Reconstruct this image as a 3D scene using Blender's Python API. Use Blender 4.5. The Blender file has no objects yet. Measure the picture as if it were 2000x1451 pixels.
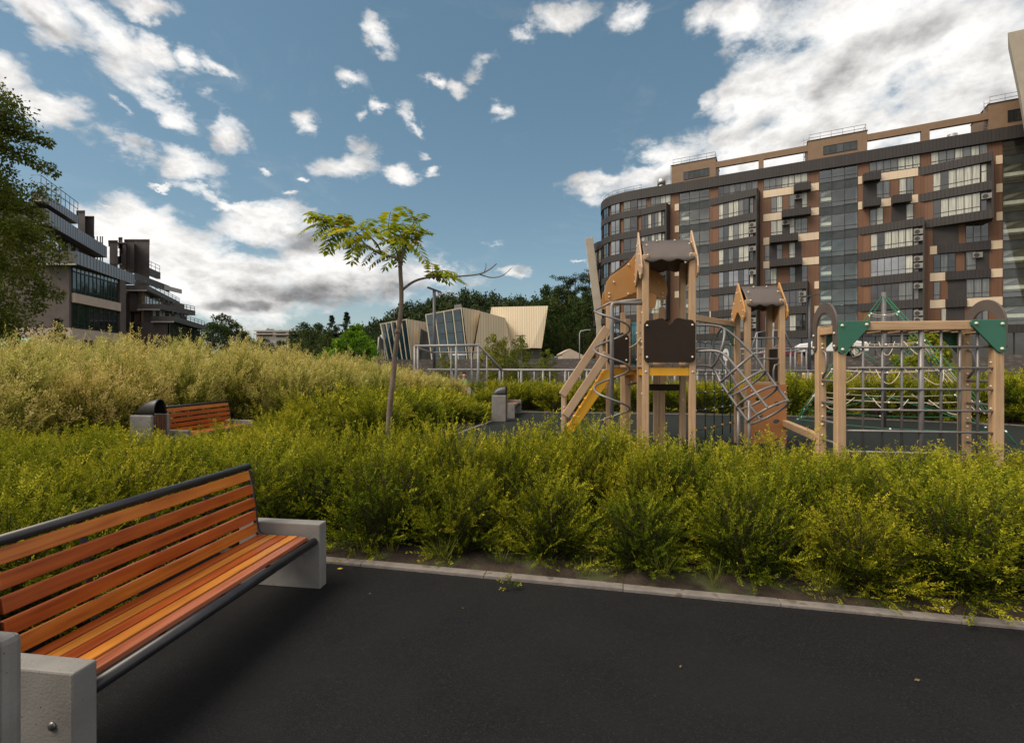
import bpy, bmesh, math, random
import numpy as np
from mathutils import Vector, Matrix, noise as mnoise
random.seed(7)
sc = bpy.context.scene
COL = sc.collection
R = math.radians
# ------------------------------------------------------------------ measured camera
F, H, HY = 950.0, 1.55, 718.0
def at(px, py, Y):
    return Vector(((px-1000)/F*Y, Y, H+(HY-py)/F*Y))
def gr(px, py):
    Y = F*H/(py-HY)
    return Vector(((px-1000)/F*Y, Y, 0))
ANG = -math.atan2(.1366, .9906)            # the park grid is turned by this about z
UX, UY = Vector((.1366, .9906, 0)), Vector((.9906, -.1366, 0))   # u (away), v (right)

# ------------------------------------------------------------------ materials
MATS = {}
def rgb(r, g, b):
    f = lambda c: (c/255/12.92) if c/255 <= .04045 else ((c/255+.055)/1.055)**2.4
    return (f(r), f(g), f(b), 1)
class NT:
    def __init__(s, tree): s.t = tree; s.n = tree.nodes; s.l = tree.links
    def new(s, typ, **kw):
        n = s.n.new(typ)
        for k, v in kw.items(): setattr(n, k, v)
        return n
    def link(s, a, b): s.l.new(a, b)
    def math(s, op, a, b=None, c=None, clamp=False):
        n = s.n.new('ShaderNodeMath'); n.operation = op; n.use_clamp = clamp
        for i, v in enumerate((a, b, c)):
            if v is None: continue
            if isinstance(v, (int, float)): n.inputs[i].default_value = v
            else: s.l.new(v, n.inputs[i])
        return n.outputs[0]
    def ramp(s, fac, stops):
        n = s.n.new('ShaderNodeValToRGB'); e = n.color_ramp.elements
        while len(e) < len(stops): e.new(.5)
        for i, (p, c) in enumerate(stops): e[i].position = p; e[i].color = c
        s.l.new(fac, n.inputs[0]); return n.outputs[0]
    def mix(s, fac, a, b, mode='MIX'):
        n = s.n.new('ShaderNodeMix'); n.data_type = 'RGBA'; n.blend_type = mode
        for i, v in ((0, fac), (6, a), (7, b)):
            if isinstance(v, (int, float)): n.inputs[i].default_value = v
            elif isinstance(v, tuple): n.inputs[i].default_value = v
            else: s.l.new(v, n.inputs[i])
        return n.outputs[2]
def newmat(name):
    m = bpy.data.materials.new(name); m.use_nodes = True
    nt = NT(m.node_tree); nt.n.clear()
    out = nt.new('ShaderNodeOutputMaterial'); p = nt.new('ShaderNodeBsdfPrincipled')
    nt.link(p.outputs[0], out.inputs[0])
    MATS[name] = m
    return m, nt, p, out
def mat(name, c1, c2=None, scale=5, rough=.6, metal=0, bump=0, bscale=None, stretch=(1,1,1), spec=.5, detail=4, coat=0, c3=None, c3s=40, c3w=(.68,.74)):
    """plain procedural surface: two colours mixed by noise, optional specks (c3), noise bump"""
    m, nt, p, out = newmat(name)
    tc = nt.new('ShaderNodeTexCoord'); mp = nt.new('ShaderNodeMapping'); mp.inputs['Scale'].default_value = stretch
    nt.link(tc.outputs['Object'], mp.inputs[0])
    nz = nt.new('ShaderNodeTexNoise'); nz.inputs['Scale'].default_value = scale; nz.inputs['Detail'].default_value = detail
    nt.link(mp.outputs[0], nz.inputs['Vector'])
    c2 = c2 or tuple(min(1, x*1.18) for x in c1[:3])+(1,)
    col = nt.ramp(nz.outputs[0], [(.33, c1), (.67, c2)])
    if c3:
        n3 = nt.new('ShaderNodeTexNoise'); n3.inputs['Scale'].default_value = c3s; n3.inputs['Detail'].default_value = 2
        nt.link(tc.outputs['Object'], n3.inputs['Vector'])
        f = nt.ramp(n3.outputs[0], [(c3w[0], (0,0,0,1)), (c3w[1], (1,1,1,1))])
        col = nt.mix(f, col, c3)
    nt.link(col, p.inputs['Base Color'])
    p.inputs['Roughness'].default_value = rough; p.inputs['Metallic'].default_value = metal
    p.inputs['Specular IOR Level'].default_value = spec; p.inputs['Coat Weight'].default_value = coat
    if bump:
        nb = nt.new('ShaderNodeTexNoise'); nb.inputs['Scale'].default_value = bscale or scale*4; nb.inputs['Detail'].default_value = 5
        nt.link(mp.outputs[0], nb.inputs['Vector'])
        b = nt.new('ShaderNodeBump'); b.inputs['Strength'].default_value = bump; b.inputs['Distance'].default_value = .02
        nt.link(nb.outputs[0], b.inputs['Height']); nt.link(b.outputs[0], p.inputs['Normal'])
    return m
def mat_ribs(name, c1, c2, axis, period, rough=.5, metal=0, bump=.5, groove=.85, dark=.55):
    """cladding of vertical panels: fine grooves across one object axis, panel to panel tone"""
    m, nt, p, out = newmat(name)
    tc = nt.new('ShaderNodeTexCoord'); sx = nt.new('ShaderNodeSeparateXYZ'); nt.link(tc.outputs['Object'], sx.inputs[0])
    a = nt.math('DIVIDE', sx.outputs[axis], period)
    fr = nt.math('FRACT', a); fl = nt.math('FLOOR', a)
    wn = nt.new('ShaderNodeTexWhiteNoise', noise_dimensions='1D'); nt.link(fl, wn.inputs['W'])
    nz = nt.new('ShaderNodeTexNoise'); nz.inputs['Scale'].default_value = .9; nt.link(tc.outputs['Object'], nz.inputs['Vector'])
    f = nt.math('ADD', nt.math('MULTIPLY', wn.outputs[0], .6), nt.math('MULTIPLY', nz.outputs[0], .4))
    col = nt.mix(f, c1, c2)
    g = nt.math('GREATER_THAN', fr, groove)
    col = nt.mix(nt.math('MULTIPLY', g, dark), col, (c1[0]*.3, c1[1]*.3, c1[2]*.3, 1))
    nt.link(col, p.inputs['Base Color'])
    b = nt.new('ShaderNodeBump'); b.inputs['Strength'].default_value = bump; b.inputs['Distance'].default_value = .03; b.invert = True
    nt.link(g, b.inputs['Height']); nt.link(b.outputs[0], p.inputs['Normal'])
    p.inputs['Roughness'].default_value = rough; p.inputs['Metallic'].default_value = metal
    return m
def mat_wood(name, dark, light, along=1, rough=.35, deep=.62):
    m, nt, p, out = newmat(name)
    tc = nt.new('ShaderNodeTexCoord'); oi = nt.new('ShaderNodeObjectInfo')
    mp = nt.new('ShaderNodeMapping'); s = [26, 26, 26]; s[along] = 1.3; mp.inputs['Scale'].default_value = s
    cb = nt.new('ShaderNodeVectorMath', operation='ADD'); nt.link(tc.outputs['Object'], cb.inputs[0])
    sc_ = nt.new('ShaderNodeVectorMath', operation='SCALE'); sc_.inputs[0].default_value = (3, 7, 5); nt.link(oi.outputs['Random'], sc_.inputs['Scale'])
    nt.link(sc_.outputs[0], cb.inputs[1]); nt.link(cb.outputs[0], mp.inputs[0])
    nz = nt.new('ShaderNodeTexNoise'); nz.inputs['Scale'].default_value = 1.6; nz.inputs['Detail'].default_value = 6; nz.inputs['Distortion'].default_value = .6
    nt.link(mp.outputs[0], nz.inputs['Vector'])
    n2 = nt.new('ShaderNodeTexNoise'); n2.inputs['Scale'].default_value = 3.2; n2.inputs['Detail'].default_value = 2; nt.link(cb.outputs[0], n2.inputs['Vector'])
    f = nt.math('ADD', nt.math('MULTIPLY', nz.outputs[0], .65), nt.math('MULTIPLY', n2.outputs[0], .35))
    col = nt.ramp(f, [(.34, tuple(x*deep for x in dark[:3])+(1,)), (.44, dark), (.54, tuple((a+b)/2 for a, b in zip(dark, light))), (.66, light)])
    vo = nt.new('ShaderNodeTexVoronoi'); vo.inputs['Scale'].default_value = 3.1; nt.link(cb.outputs[0], vo.inputs['Vector'])
    k = nt.ramp(vo.outputs['Distance'], [(.03, (1,1,1,1)), (.07, (0,0,0,1))])
    col = nt.mix(nt.math('MULTIPLY', k, .55 if deep < .8 else .15), col, (dark[0]*.3, dark[1]*.25, dark[2]*.25, 1))
    nt.link(col, p.inputs['Base Color']); p.inputs['Roughness'].default_value = rough
    b = nt.new('ShaderNodeBump'); b.inputs['Strength'].default_value = .12; b.inputs['Distance'].default_value = .004
    nt.link(nz.outputs[0], b.inputs['Height']); nt.link(b.outputs[0], p.inputs['Normal'])
    return m
def mat_leaf(name, stops, trans=.3, rough=.6, vary=.25, spec=.08):
    m, nt, p, out = newmat(name)
    a = nt.new('ShaderNodeAttribute', attribute_name='tint')
    col = nt.ramp(a.outputs['Fac'], stops)
    oi = nt.new('ShaderNodeObjectInfo')
    hs = nt.new('ShaderNodeHueSaturation')
    nt.link(nt.math('ADD', nt.math('MULTIPLY', oi.outputs['Random'], vary), 1-vary/2), hs.inputs['Value'])
    nt.link(nt.math('ADD', nt.math('MULTIPLY', oi.outputs['Random'], -.035), .5175), hs.inputs['Hue'])
    nt.link(col, hs.inputs['Color'])
    nt.link(hs.outputs[0], p.inputs['Base Color']); p.inputs['Roughness'].default_value = rough
    p.inputs['Specular IOR Level'].default_value = spec
    tr = nt.new('ShaderNodeBsdfTranslucent'); nt.link(hs.outputs[0], tr.inputs[0])
    mx = nt.new('ShaderNodeMixShader'); mx.inputs[0].default_value = trans
    nt.link(p.outputs[0], mx.inputs[1]); nt.link(tr.outputs[0], mx.inputs[2]); nt.link(mx.outputs[0], out.inputs[0])
    return m

# ------------------------------------------------------------------ mesh building
class MB:
    def __init__(s): s.v = []; s.f = []; s.m = []; s.sm = []
    def add(s, verts, faces, mi=0, smooth=False):
        o = len(s.v); s.v += [tuple(v) for v in verts]
        for f in faces: s.f.append([i+o for i in f]); s.m.append(mi); s.sm.append(smooth)
        return s
    def box(s, x0, x1, y0, y1, z0, z1, mi=0):
        v = [(x, y, z) for z in (z0, z1) for y in (y0, y1) for x in (x0, x1)]
        return s.add(v, [(0,2,3,1), (4,5,7,6), (0,1,5,4), (1,3,7,5), (3,2,6,7), (2,0,4,6)], mi)
    def prism(s, poly, vec, mi=0):
        """poly: list of 3D points, extruded by vec"""
        n = len(poly); vec = Vector(vec); P = [Vector(p) for p in poly]
        v = P+[p+vec for p in P]
        nrm = Vector((0,0,0))
        for i in range(n): nrm += P[i].cross(P[(i+1) % n])
        up = nrm.dot(vec) > 0
        a = list(range(n)); b = [i+n for i in a]
        fs = [a[::-1] if up else a, b if up else b[::-1]]
        for i in range(n):
            j = (i+1) % n
            fs.append((i, j, j+n, i+n) if up else (j, i, i+n, j+n))
        return s.add(v, fs, mi)
    def beam(s, a, b, w, h, mi=0, up=(0,0,1)):
        """rectangular bar from a to b; w across, h along up"""
        a = Vector(a); b = Vector(b); d = (b-a).normalized(); up = Vector(up)
        sd = d.cross(up)
        if sd.length < 1e-4: sd = d.cross(Vector((0,1,0)))
        sd.normalize(); u = sd.cross(d).normalized()
        q = [a+sd*(i*w/2)+u*(j*h/2) for i, j in ((-1,-1), (1,-1), (1,1), (-1,1))]
        return s.prism(q, b-a, mi)
    def tube(s, path, r, n=8, mi=0, closed=False, r2=None, caps=True):
        P = [Vector(p) for p in path]; k = len(P); v = []; fs = []
        prev = None
        for i, p in enumerate(P):
            if closed: t = P[(i+1) % k]-P[i-1]
            else: t = P[min(i+1, k-1)]-P[max(i-1, 0)]
            t = t.normalized() if t.length > 1e-9 else Vector((0,0,1))
            if prev is None:
                a = Vector((0,0,1)) if abs(t.z) < .9 else Vector((1,0,0))
                x = t.cross(a).normalized()
            else:
                x = prev-t*prev.dot(t); x.normalize()
            y = t.cross(x); prev = x
            rr = r if r2 is None else r+(r2-r)*i/(k-1)
            if isinstance(r, (list, tuple)): rr = r[i]
            for j in range(n):
                an = 2*math.pi*j/n
                v.append(p+x*(rr*math.cos(an))+y*(rr*math.sin(an)))
        for i in range(k if closed else k-1):
            i2 = (i+1) % k
            for j in range(n):
                j2 = (j+1) % n
                fs.append((i*n+j, i*n+j2, i2*n+j2, i2*n+j))
        s.add(v, fs, mi, True)
        if caps and not closed:
            o = len(s.v)-len(v)
            s.f.append([o+j for j in range(n)][::-1]); s.m.append(mi); s.sm.append(False)
            s.f.append([o+(k-1)*n+j for j in range(n)]); s.m.append(mi); s.sm.append(False)
        return s
    def ball(s, c, r, mi=0, nu=8, nv=5, sq=(1,1,1)):
        c = Vector(c); v = [c+Vector((0,0,-r*sq[2]))]
        for i in range(1, nv):
            th = -math.pi/2+math.pi*i/nv
            for j in range(nu):
                a = 2*math.pi*j/nu
                v.append(c+Vector((r*math.cos(th)*math.cos(a)*sq[0], r*math.cos(th)*math.sin(a)*sq[1], r*math.sin(th)*sq[2])))
        v.append(c+Vector((0,0,r*sq[2]))); fs = []
        for j in range(nu): fs.append((0, 1+(j+1) % nu, 1+j))
        for i in range(nv-2):
            for j in range(nu):
                a = 1+i*nu+j; b = 1+i*nu+(j+1) % nu
                fs.append((a, b, b+nu, a+nu))
        L = len(v)-1; b0 = 1+(nv-2)*nu
        for j in range(nu): fs.append((b0+j, b0+(j+1) % nu, L))
        return s.add(v, fs, mi, True)
    def cyl(s, c, ax, r, l, n=12, mi=0):
        c = Vector(c); ax = Vector(ax).normalized()
        return s.tube([c-ax*l/2, c+ax*l/2], r, n, mi)
    def mesh(s, name, mats):
        me = bpy.data.meshes.new(name); me.from_pydata(s.v, [], s.f)
        for m in (mats if isinstance(mats, (list, tuple)) else [mats]):
            me.materials.append(MATS[m] if isinstance(m, str) else m)
        me.polygons.foreach_set('material_index', s.m); me.polygons.foreach_set('use_smooth', s.sm)
        me.update(); return me
def link(name, me, parent=None):
    o = bpy.data.objects.new(name, me); COL.objects.link(o)
    if parent: o.parent = parent
    return o
def bev(o, w, seg=2):
    m = o.modifiers.new('Bevel', 'BEVEL'); m.width = w; m.segments = seg; m.limit_method = 'ANGLE'; m.angle_limit = R(40)
    return o
def part(name, mb, mats, parent, bevel=0, label=None):
    o = link(name, mb.mesh(name, mats), parent)
    if bevel: bev(o, bevel)
    if label: o['label'] = label
    return o
def tag(o, label, cat, group=None, kind=None):
    if label: o['label'] = label
    if cat: o['category'] = cat
    if group: o['group'] = group
    if kind: o['kind'] = kind
    return o
def thing(name, label, cat, loc=(0,0,0), rz=0, group=None):
    o = bpy.data.objects.new(name, None); COL.objects.link(o)
    o.location = loc; o.rotation_euler = (0, 0, rz)
    return tag(o, label, cat, group)
def solo(name, mb, mats, label, cat, loc=(0,0,0), rz=0, group=None, bevel=0, kind=None):
    o = part(name, mb, mats, None, bevel); o.location = loc; o.rotation_euler = (0, 0, rz)
    return tag(o, label, cat, group, kind)
def struct(name, mb, mats): 
    o = part(name, mb, mats, None); o['kind'] = 'structure'; return o
def dup(o, parent=None):
    c = o.copy(); COL.objects.link(c); c.parent = parent
    for ch in list(o.children): dup(ch, c)
    return c
def copy_thing(o, loc, rz, label, group=None):
    c = dup(o); c.location = loc; c.rotation_euler = (0, 0, rz); c['label'] = label
    if group: c['group'] = group
    return c
def np_mesh(name, V, Q, mats, midx=None, tint=None, tri=False):
    k = Q.shape[1]
    me = bpy.data.meshes.new(name); nf = len(Q)
    me.vertices.add(len(V)); me.vertices.foreach_set('co', V.astype(np.float32).ravel())
    me.loops.add(nf*k); me.loops.foreach_set('vertex_index', Q.astype(np.int32).ravel())
    me.polygons.add(nf); me.polygons.foreach_set('loop_start', np.arange(0, nf*k, k, dtype=np.int32))
    if midx is not None: me.polygons.foreach_set('material_index', midx.astype(np.int32))
    for m in (mats if isinstance(mats, (list, tuple)) else [mats]): me.materials.append(MATS[m])
    me.update(calc_edges=True)
    if tint is not None:
        a = me.attributes.new('tint', 'FLOAT', 'FACE'); a.data.foreach_set('value', tint.astype(np.float32))
    return me

# ------------------------------------------------------------------ leaf sprays (numpy)
def unit(a): return a/np.maximum(np.linalg.norm(a, axis=-1, keepdims=True), 1e-9)
def leaf_quads(P, D, S, L, W):
    """rhombic leaves: base P, direction D, side S"""
    L = np.asarray(L).reshape(-1, 1); W = np.asarray(W).reshape(-1, 1)
    N = unit(np.cross(D, S))
    V = np.stack([P, P+D*L*.48+S*W/2+N*W*.12, P+D*L, P+D*L*.48-S*W/2+N*W*.12], 1).reshape(-1, 3)
    Q = np.arange(len(V)).reshape(-1, 4)
    return V, Q
def rand_dirs(rng, n): return unit(rng.normal(size=(n, 3)))
def shrub_arrays(seed, Rr, Hh, nsh, ntw, nl, L, W, tw=.13, upright=.5, open_=.35, lowf=.36):
    rng = np.random.default_rng(seed)
    an = rng.uniform(0, 2*math.pi, nsh); r = np.sqrt(rng.uniform(0, 1, nsh))
    lob = 1+.16*np.sin(an*3+seed)+.1*np.sin(an*5+seed*2)
    top = Hh*(.42+.58*np.sqrt(np.clip(1-(r*.92)**2, 0, 1)))*rng.uniform(.78, 1.04, nsh)
    low = rng.uniform(0, 1, nsh) < lowf
    top = np.where(low, Hh*rng.uniform(.03, .62, nsh), top); r2 = np.where(low, rng.uniform(.66, 1.04, nsh), r)
    tall = rng.uniform(0, 1, nsh) < .06
    top = np.where(tall & ~low, top*1.16, top)
    T = np.stack([Rr*r2*lob*np.cos(an), Rr*r2*lob*np.sin(an), top], 1)
    B0 = np.stack([T[:,0]*.12, T[:,1]*.12, np.zeros(nsh)], 1)
    B1 = np.stack([T[:,0]*(.75-upright*.6), T[:,1]*(.75-upright*.6), T[:,2]*.62+.02], 1)
    t = rng.uniform(open_, 1.0, (nsh, ntw)); t[:, 0] = 1.0
    tt = t[..., None]
    pos = (1-tt)**2*B0[:,None]+2*tt*(1-tt)*B1[:,None]+tt**2*T[:,None]
    tan = unit(2*(1-tt)*(B1-B0)[:,None]+2*tt*(T-B1)[:,None])
    rd = rng.normal(size=pos.shape); rd = unit(rd-(rd*tan).sum(-1, keepdims=True)*tan)
    td = unit(tan*.75+rd*np.where(tt == 1, .15, .62)+np.array([0, 0, .28]))
    tl = tw*rng.uniform(.6, 1.25, (nsh, ntw))
    s = (np.arange(nl)+.35)/nl
    s = np.broadcast_to(s, (nsh, ntw, nl))+rng.uniform(-.05, .05, (nsh, ntw, nl))
    lp = pos[:,:,None]+td[:,:,None]*(tl[..., None]*s)[..., None]
    n = nsh*ntw*nl
    tdn = np.broadcast_to(td[:,:,None], lp.shape).reshape(n, 3)
    pv = rng.normal(size=td.shape)*.7+np.array([0, 0, .0]); pv = unit(pv-(pv*td).sum(-1, keepdims=True)*td)
    sd = np.broadcast_to(pv[:,:,None], lp.shape)*np.where(np.arange(nl) % 2 == 0, 1.0, -1.0)[None, None, :, None]
    sd = sd.reshape(n, 3)+rng.normal(size=(n, 3))*.28; sd = unit(sd-(sd*tdn).sum(-1, keepdims=True)*tdn)
    D = unit(tdn*.72+sd*.62+rng.normal(size=(n, 3))*.06)
    S = unit(np.cross(D, np.cross(tdn, sd)+rng.normal(size=(n, 3))*.35))
    ln = L*rng.uniform(.7, 1.25, n)
    V, Q = leaf_quads(lp.reshape(n, 3), D, S, ln, W*rng.uniform(.8, 1.2, n))
    age = np.broadcast_to(t[..., None], (nsh, ntw, nl)).reshape(n)
    tint = np.clip(.02+.5*np.clip((age-.45)/.55, 0, 1)**1.6+.22*s.reshape(n)+rng.normal(0, .11, n)+np.repeat(rng.normal(0, .1, nsh), ntw*nl), 0, 1)
    # stems: three-sided, four segments
    k = 5; ts = np.linspace(0, 1, k)[None, :, None]
    sp = (1-ts)**2*B0[:,None]+2*ts*(1-ts)*B1[:,None]+ts**2*T[:,None]
    rad = np.linspace(.0055, .0015, k)[None, :, None]*(1+Hh*.4)
    ring = [sp+np.array([math.cos(a), math.sin(a), 0])*rad for a in (0, 2.09, 4.19)]
    SV = np.stack(ring, 2).reshape(-1, 3)      # (nsh,k,3)
    q = []
    base = (np.arange(nsh)*k*3)[:, None, None]
    for i in range(k-1):
        for j in range(3):
            a = i*3+j; b = i*3+(j+1) % 3
            q.append(np.stack([base[:,0,0]+a, base[:,0,0]+b, base[:,0,0]+b+3, base[:,0,0]+a+3], 1))
    SQ = np.concatenate(q)
    return V, Q, tint, SV, SQ
def crown_arrays(seed, clumps, per, L, W, flat=1.0, droop=0.0):
    """leaf clumps: list of (centre, radius); leaves inside each clump"""
    rng = np.random.default_rng(seed); Ps = []; Ds = []; tn = []
    for c, r in clumps:
        n = max(4, int(per))
        d = rand_dirs(rng, n)*(rng.uniform(.15, 1, (n, 1))**.55)*np.array([1, 1, flat])*r
        Ps.append(np.array(c)+d)
        Ds.append(unit(d*.6/max(r, .01)+rng.normal(size=(n, 3))*.6+np.array([0, 0, .25-droop])))
        tn.append(np.clip(.45+rng.normal(0, .16)+rng.normal(0, .13, n), 0, 1))
    P = np.concatenate(Ps); D = np.concatenate(Ds); tint = np.concatenate(tn); n = len(P)
    S = unit(np.cross(D, rng.normal(size=(n, 3))))
    V, Q = leaf_quads(P, D, S, L*rng.uniform(.65, 1.35, n), W*rng.uniform(.7, 1.3, n))
    return V, Q, tint
def mb_mesh(mb, name, mats): return mb.mesh(name, mats)
# ------------------------------------------------------------------ camera, light, sky
cam = bpy.data.cameras.new('camera'); co = bpy.data.objects.new('camera', cam); COL.objects.link(co)
co.location = (0, 0, H); co.rotation_euler = (R(90), 0, 0)
cam.sensor_width = 36; cam.lens = F/2000*36; cam.clip_end = 3000; cam.clip_start = .05
cam.shift_y = -.00375
sc.camera = co
sc.view_settings.view_transform = 'Standard'; sc.view_settings.look = 'None'; sc.view_settings.gamma = 1
sc.view_settings.exposure = 1.2
sc.cycles.use_denoising = True
sc.cycles.max_bounces = 8; sc.cycles.transparent_max_bounces = 12
SUN_EL, SUN_AZ = 54, 248       # azimuth clockwise from +Y: the sun stands behind the camera, to its left
sd = Vector((math.sin(R(SUN_AZ))*math.cos(R(SUN_EL)), math.cos(R(SUN_AZ))*math.cos(R(SUN_EL)), math.sin(R(SUN_EL))))
sun = bpy.data.lights.new('sun', 'SUN'); sun.energy = 1.9; sun.angle = R(38); sun.color = (1, .88, .70)
so = bpy.data.objects.new('sun', sun); COL.objects.link(so); so.rotation_euler = sd.to_track_quat('Z', 'Y').to_euler()

w = bpy.data.worlds.new('World'); sc.world = w; w.use_nodes = True
nt = NT(w.node_tree); nt.n.clear()
wo = nt.new('ShaderNodeOutputWorld'); bg = nt.new('ShaderNodeBackground'); nt.link(bg.outputs[0], wo.inputs[0])
SKYS = .1
bg.inputs[1].default_value = SKYS
sky = nt.new('ShaderNodeTexSky', sky_type='NISHITA'); sky.sun_disc = False
sky.sun_elevation = R(SUN_EL); sky.sun_rotation = R(SUN_AZ); sky.air_density = 1.0; sky.dust_density = .3; sky.ozone_density = 1.0
hs = nt.new('ShaderNodeHueSaturation'); hs.inputs['Saturation'].default_value = 1.16; hs.inputs['Value'].default_value = .66; hs.inputs['Hue'].default_value = .480
gm = nt.new('ShaderNodeGamma'); gm.inputs[1].default_value = .72; nt.link(sky.outputs[0], gm.inputs[0]); nt.link(gm.outputs[0], hs.inputs['Color'])
tc = nt.new('ShaderNodeTexCoord'); D = tc.outputs['Generated']
sx = nt.new('ShaderNodeSeparateXYZ'); nt.link(D, sx.inputs[0])
az = nt.math('ARCTAN2', sx.outputs[0], sx.outputs[1]); el = nt.math('ARCSINE', sx.outputs[2])
cx = nt.new('ShaderNodeCombineXYZ'); nt.link(az, cx.inputs[0]); nt.link(el, cx.inputs[1])
def fbm(scale, detail, rough=.6, off=None, dist=0.0, sq=1.7):
    n = nt.new('ShaderNodeTexNoise'); n.inputs['Scale'].default_value = scale; n.inputs['Detail'].default_value = detail
    n.inputs['Roughness'].default_value = rough; n.inputs['Distortion'].default_value = dist
    mp = nt.new('ShaderNodeMapping'); mp.inputs['Scale'].default_value = (1, 1, sq)
    if off: mp.inputs['Location'].default_value = off
    nt.link(D, mp.inputs[0]); nt.link(mp.outputs[0], n.inputs['Vector']); return n
def warped(amount, scale, detail=4):
    wn = fbm(scale, detail, .6); ww = nt.new('ShaderNodeVectorMath', operation='SUBTRACT'); nt.link(wn.outputs['Color'], ww.inputs[0]); ww.inputs[1].default_value = (.5, .5, .5)
    ws = nt.new('ShaderNodeVectorMath', operation='SCALE'); nt.link(ww.outputs[0], ws.inputs[0]); ws.inputs['Scale'].default_value = amount
    wc = nt.new('ShaderNodeVectorMath', operation='ADD'); nt.link(cx.outputs[0], wc.inputs[0]); nt.link(ws.outputs[0], wc.inputs[1]); return wc
wc = warped(.12, 9, 7)
def angs(px, py):
    a = math.atan((px-1000)/F); return a, math.atan((HY-py)/F*math.cos(a))
def blobs(lst, src=None):
    cur = None
    for b in lst:
        px, py, rx, ry, rot = b[:5]; bias = b[5] if len(b) > 5 else 0
        a, e = angs(px, py)
        mp = nt.new('ShaderNodeMapping', vector_type='TEXTURE')
        mp.inputs['Location'].default_value = (a, e, 0); mp.inputs['Rotation'].default_value = (0, 0, R(-rot))
        mp.inputs['Scale'].default_value = (rx/F*math.cos(a)**2, ry/F*math.cos(a), 1)
        nt.link((src or wc).outputs[0], mp.inputs[0])
        ln = nt.new('ShaderNodeVectorMath', operation='LENGTH'); nt.link(mp.outputs[0], ln.inputs[0])
        v = ln.outputs['Value']
        if bias: v = nt.math('ADD', v, bias)
        cur = v if cur is None else nt.math('MINIMUM', cur, v)
    return cur
B1, B2 = .22, .42
CL = [(90,22,130,42,18), (205,66,160,52,24), (310,104,60,34,30), (295,12,80,26,0,.1), (372,120,40,22,50,.1), (430,136,80,26,28,B1), (15,140,66,60,20), (110,208,110,48,10),
      (215,198,50,24,40,.15), (335,222,85,34,34), (240,275,120,44,16), (350,312,130,42,16), (445,262,58,46,30,.1), (440,388,115,18,4), (235,412,66,8,4,B1), (320,372,40,8,0,B1),
      (330,480,165,62,-4,-.3), (520,450,130,46,-4,-.3), (430,545,240,75,0,-.3), (660,540,250,66,2,-.2), (830,545,150,46,0,.1), (690,312,62,40,-8,.05), (790,344,40,28,0,.1), (846,331,22,17,0,B1),
      (598,248,36,30,20,B1), (802,247,36,26,30,B1), (824,291,26,15,0,B1), (688,165,66,28,12,B2), (742,62,70,28,10,B2), (940,98,70,34,-10,B2), (1020,68,44,28,0,B1),
      (1110,24,80,36,-8,B1), (1240,24,70,34,-8,B2), (862,166,28,18,0,B1), (905,160,36,20,0,B2), (993,214,34,24,0,B2), (510,338,30,12,0,B1), (566,380,28,10,0,B1), (600,345,20,9,0,B1), (700,240,24,40,30,B2), (745,220,40,20,0,B2),
      (1370,30,80,40,-25,.1), (1450,40,90,60,-20,.05), (1372,212,60,34,-15,.05), (1470,190,140,75,-38,-.25), (1640,120,210,150,-30,-.3), (1850,100,280,200,0,-.3), (1560,250,270,84,-24,-.3),
      (1290,318,140,44,-18,-.15), (1180,352,95,26,-6,.05), (1420,335,160,70,0,-.3), (1010,535,70,20,0,B2), (1130,510,50,12,0,B2), (960,480,60,20,0,B2), (1900,300,270,130,0,-.3)]
bl = blobs(CL)
nA = fbm(9, 9, .60, None, .15); 
n2 = fbm(9, 6, .60, (-.020, .008, .035), .15)
big = fbm(3.0, 5, .55)
gen = fbm(2.2, 7, .58)
bfac = nt.ramp(nt.math('MULTIPLY_ADD', sx.outputs[1], -1.0, .45), [(.0, (0,0,0,1)), (.25, (1,1,1,1))])
gdens = nt.math('MULTIPLY', nt.math('MULTIPLY_ADD', gen.outputs[0], 3.0, -.80), bfac)
core = nt.math('MAXIMUM', nt.math('SUBTRACT', 1.0, bl), -1.2)
dn = nt.math('ADD', nt.math('MULTIPLY', core, 1.0), nt.math('MULTIPLY_ADD', nA.outputs[0], 3.0, -1.52))
dn = nt.math('MAXIMUM', dn, gdens)
horizon = nt.ramp(el, [(0.0, (0,0,0,1)), (.05, (1,1,1,1))])
dens = nt.ramp(dn, [(.0, (0,0,0,1)), (.14, (.10,.10,.10,1)), (.36, (.55,.55,.55,1)), (.72, (1,1,1,1))])
wisp = nt.math('MULTIPLY', nt.math('MULTIPLY_ADD', fbm(4, 9, .68, (3,1,2), .6, 2.2).outputs[0], 2.4, -1.28, True), nt.math('MULTIPLY_ADD', bl, -.35, .95, True))
dens = nt.math('MULTIPLY', nt.math('MAXIMUM', dens, nt.math('MULTIPLY', wisp, .55)), horizon)
relief = nt.math('MULTIPLY', nt.math('SUBTRACT', n2.outputs[0], nA.outputs[0]), 1.5)
wd = warped(.10, 5, 4)
DK = [(600,466,110,34,2), (505,484,60,16,4), (640,565,270,42,-1), (460,590,120,16,0), (800,575,130,26,0), (730,500,130,22,0,.2), (1640,140,180,46,-14,.1), (1490,235,80,28,-20,.15), (1810,70,170,50,-5,.1), (90,26,70,18,10,.1), (1960,190,130,45,0,.2), (20,150,45,40,0,.2), (1300,345,90,20,-8,.3), (280,296,70,14,14,.3), (415,290,60,14,20,.3)]
dkm = nt.math('ADD', nt.math('SUBTRACT', 1.0, blobs(DK, wd)), nt.math('MULTIPLY_ADD', big.outputs[0], 1.2, -.62))
dkf = nt.ramp(dkm, [(.0, (0,0,0,1)), (.75, (1,1,1,1))])
DK2 = [(640,578,260,26,-1), (470,592,120,14,0), (610,462,90,20,2,.2)]
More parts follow.
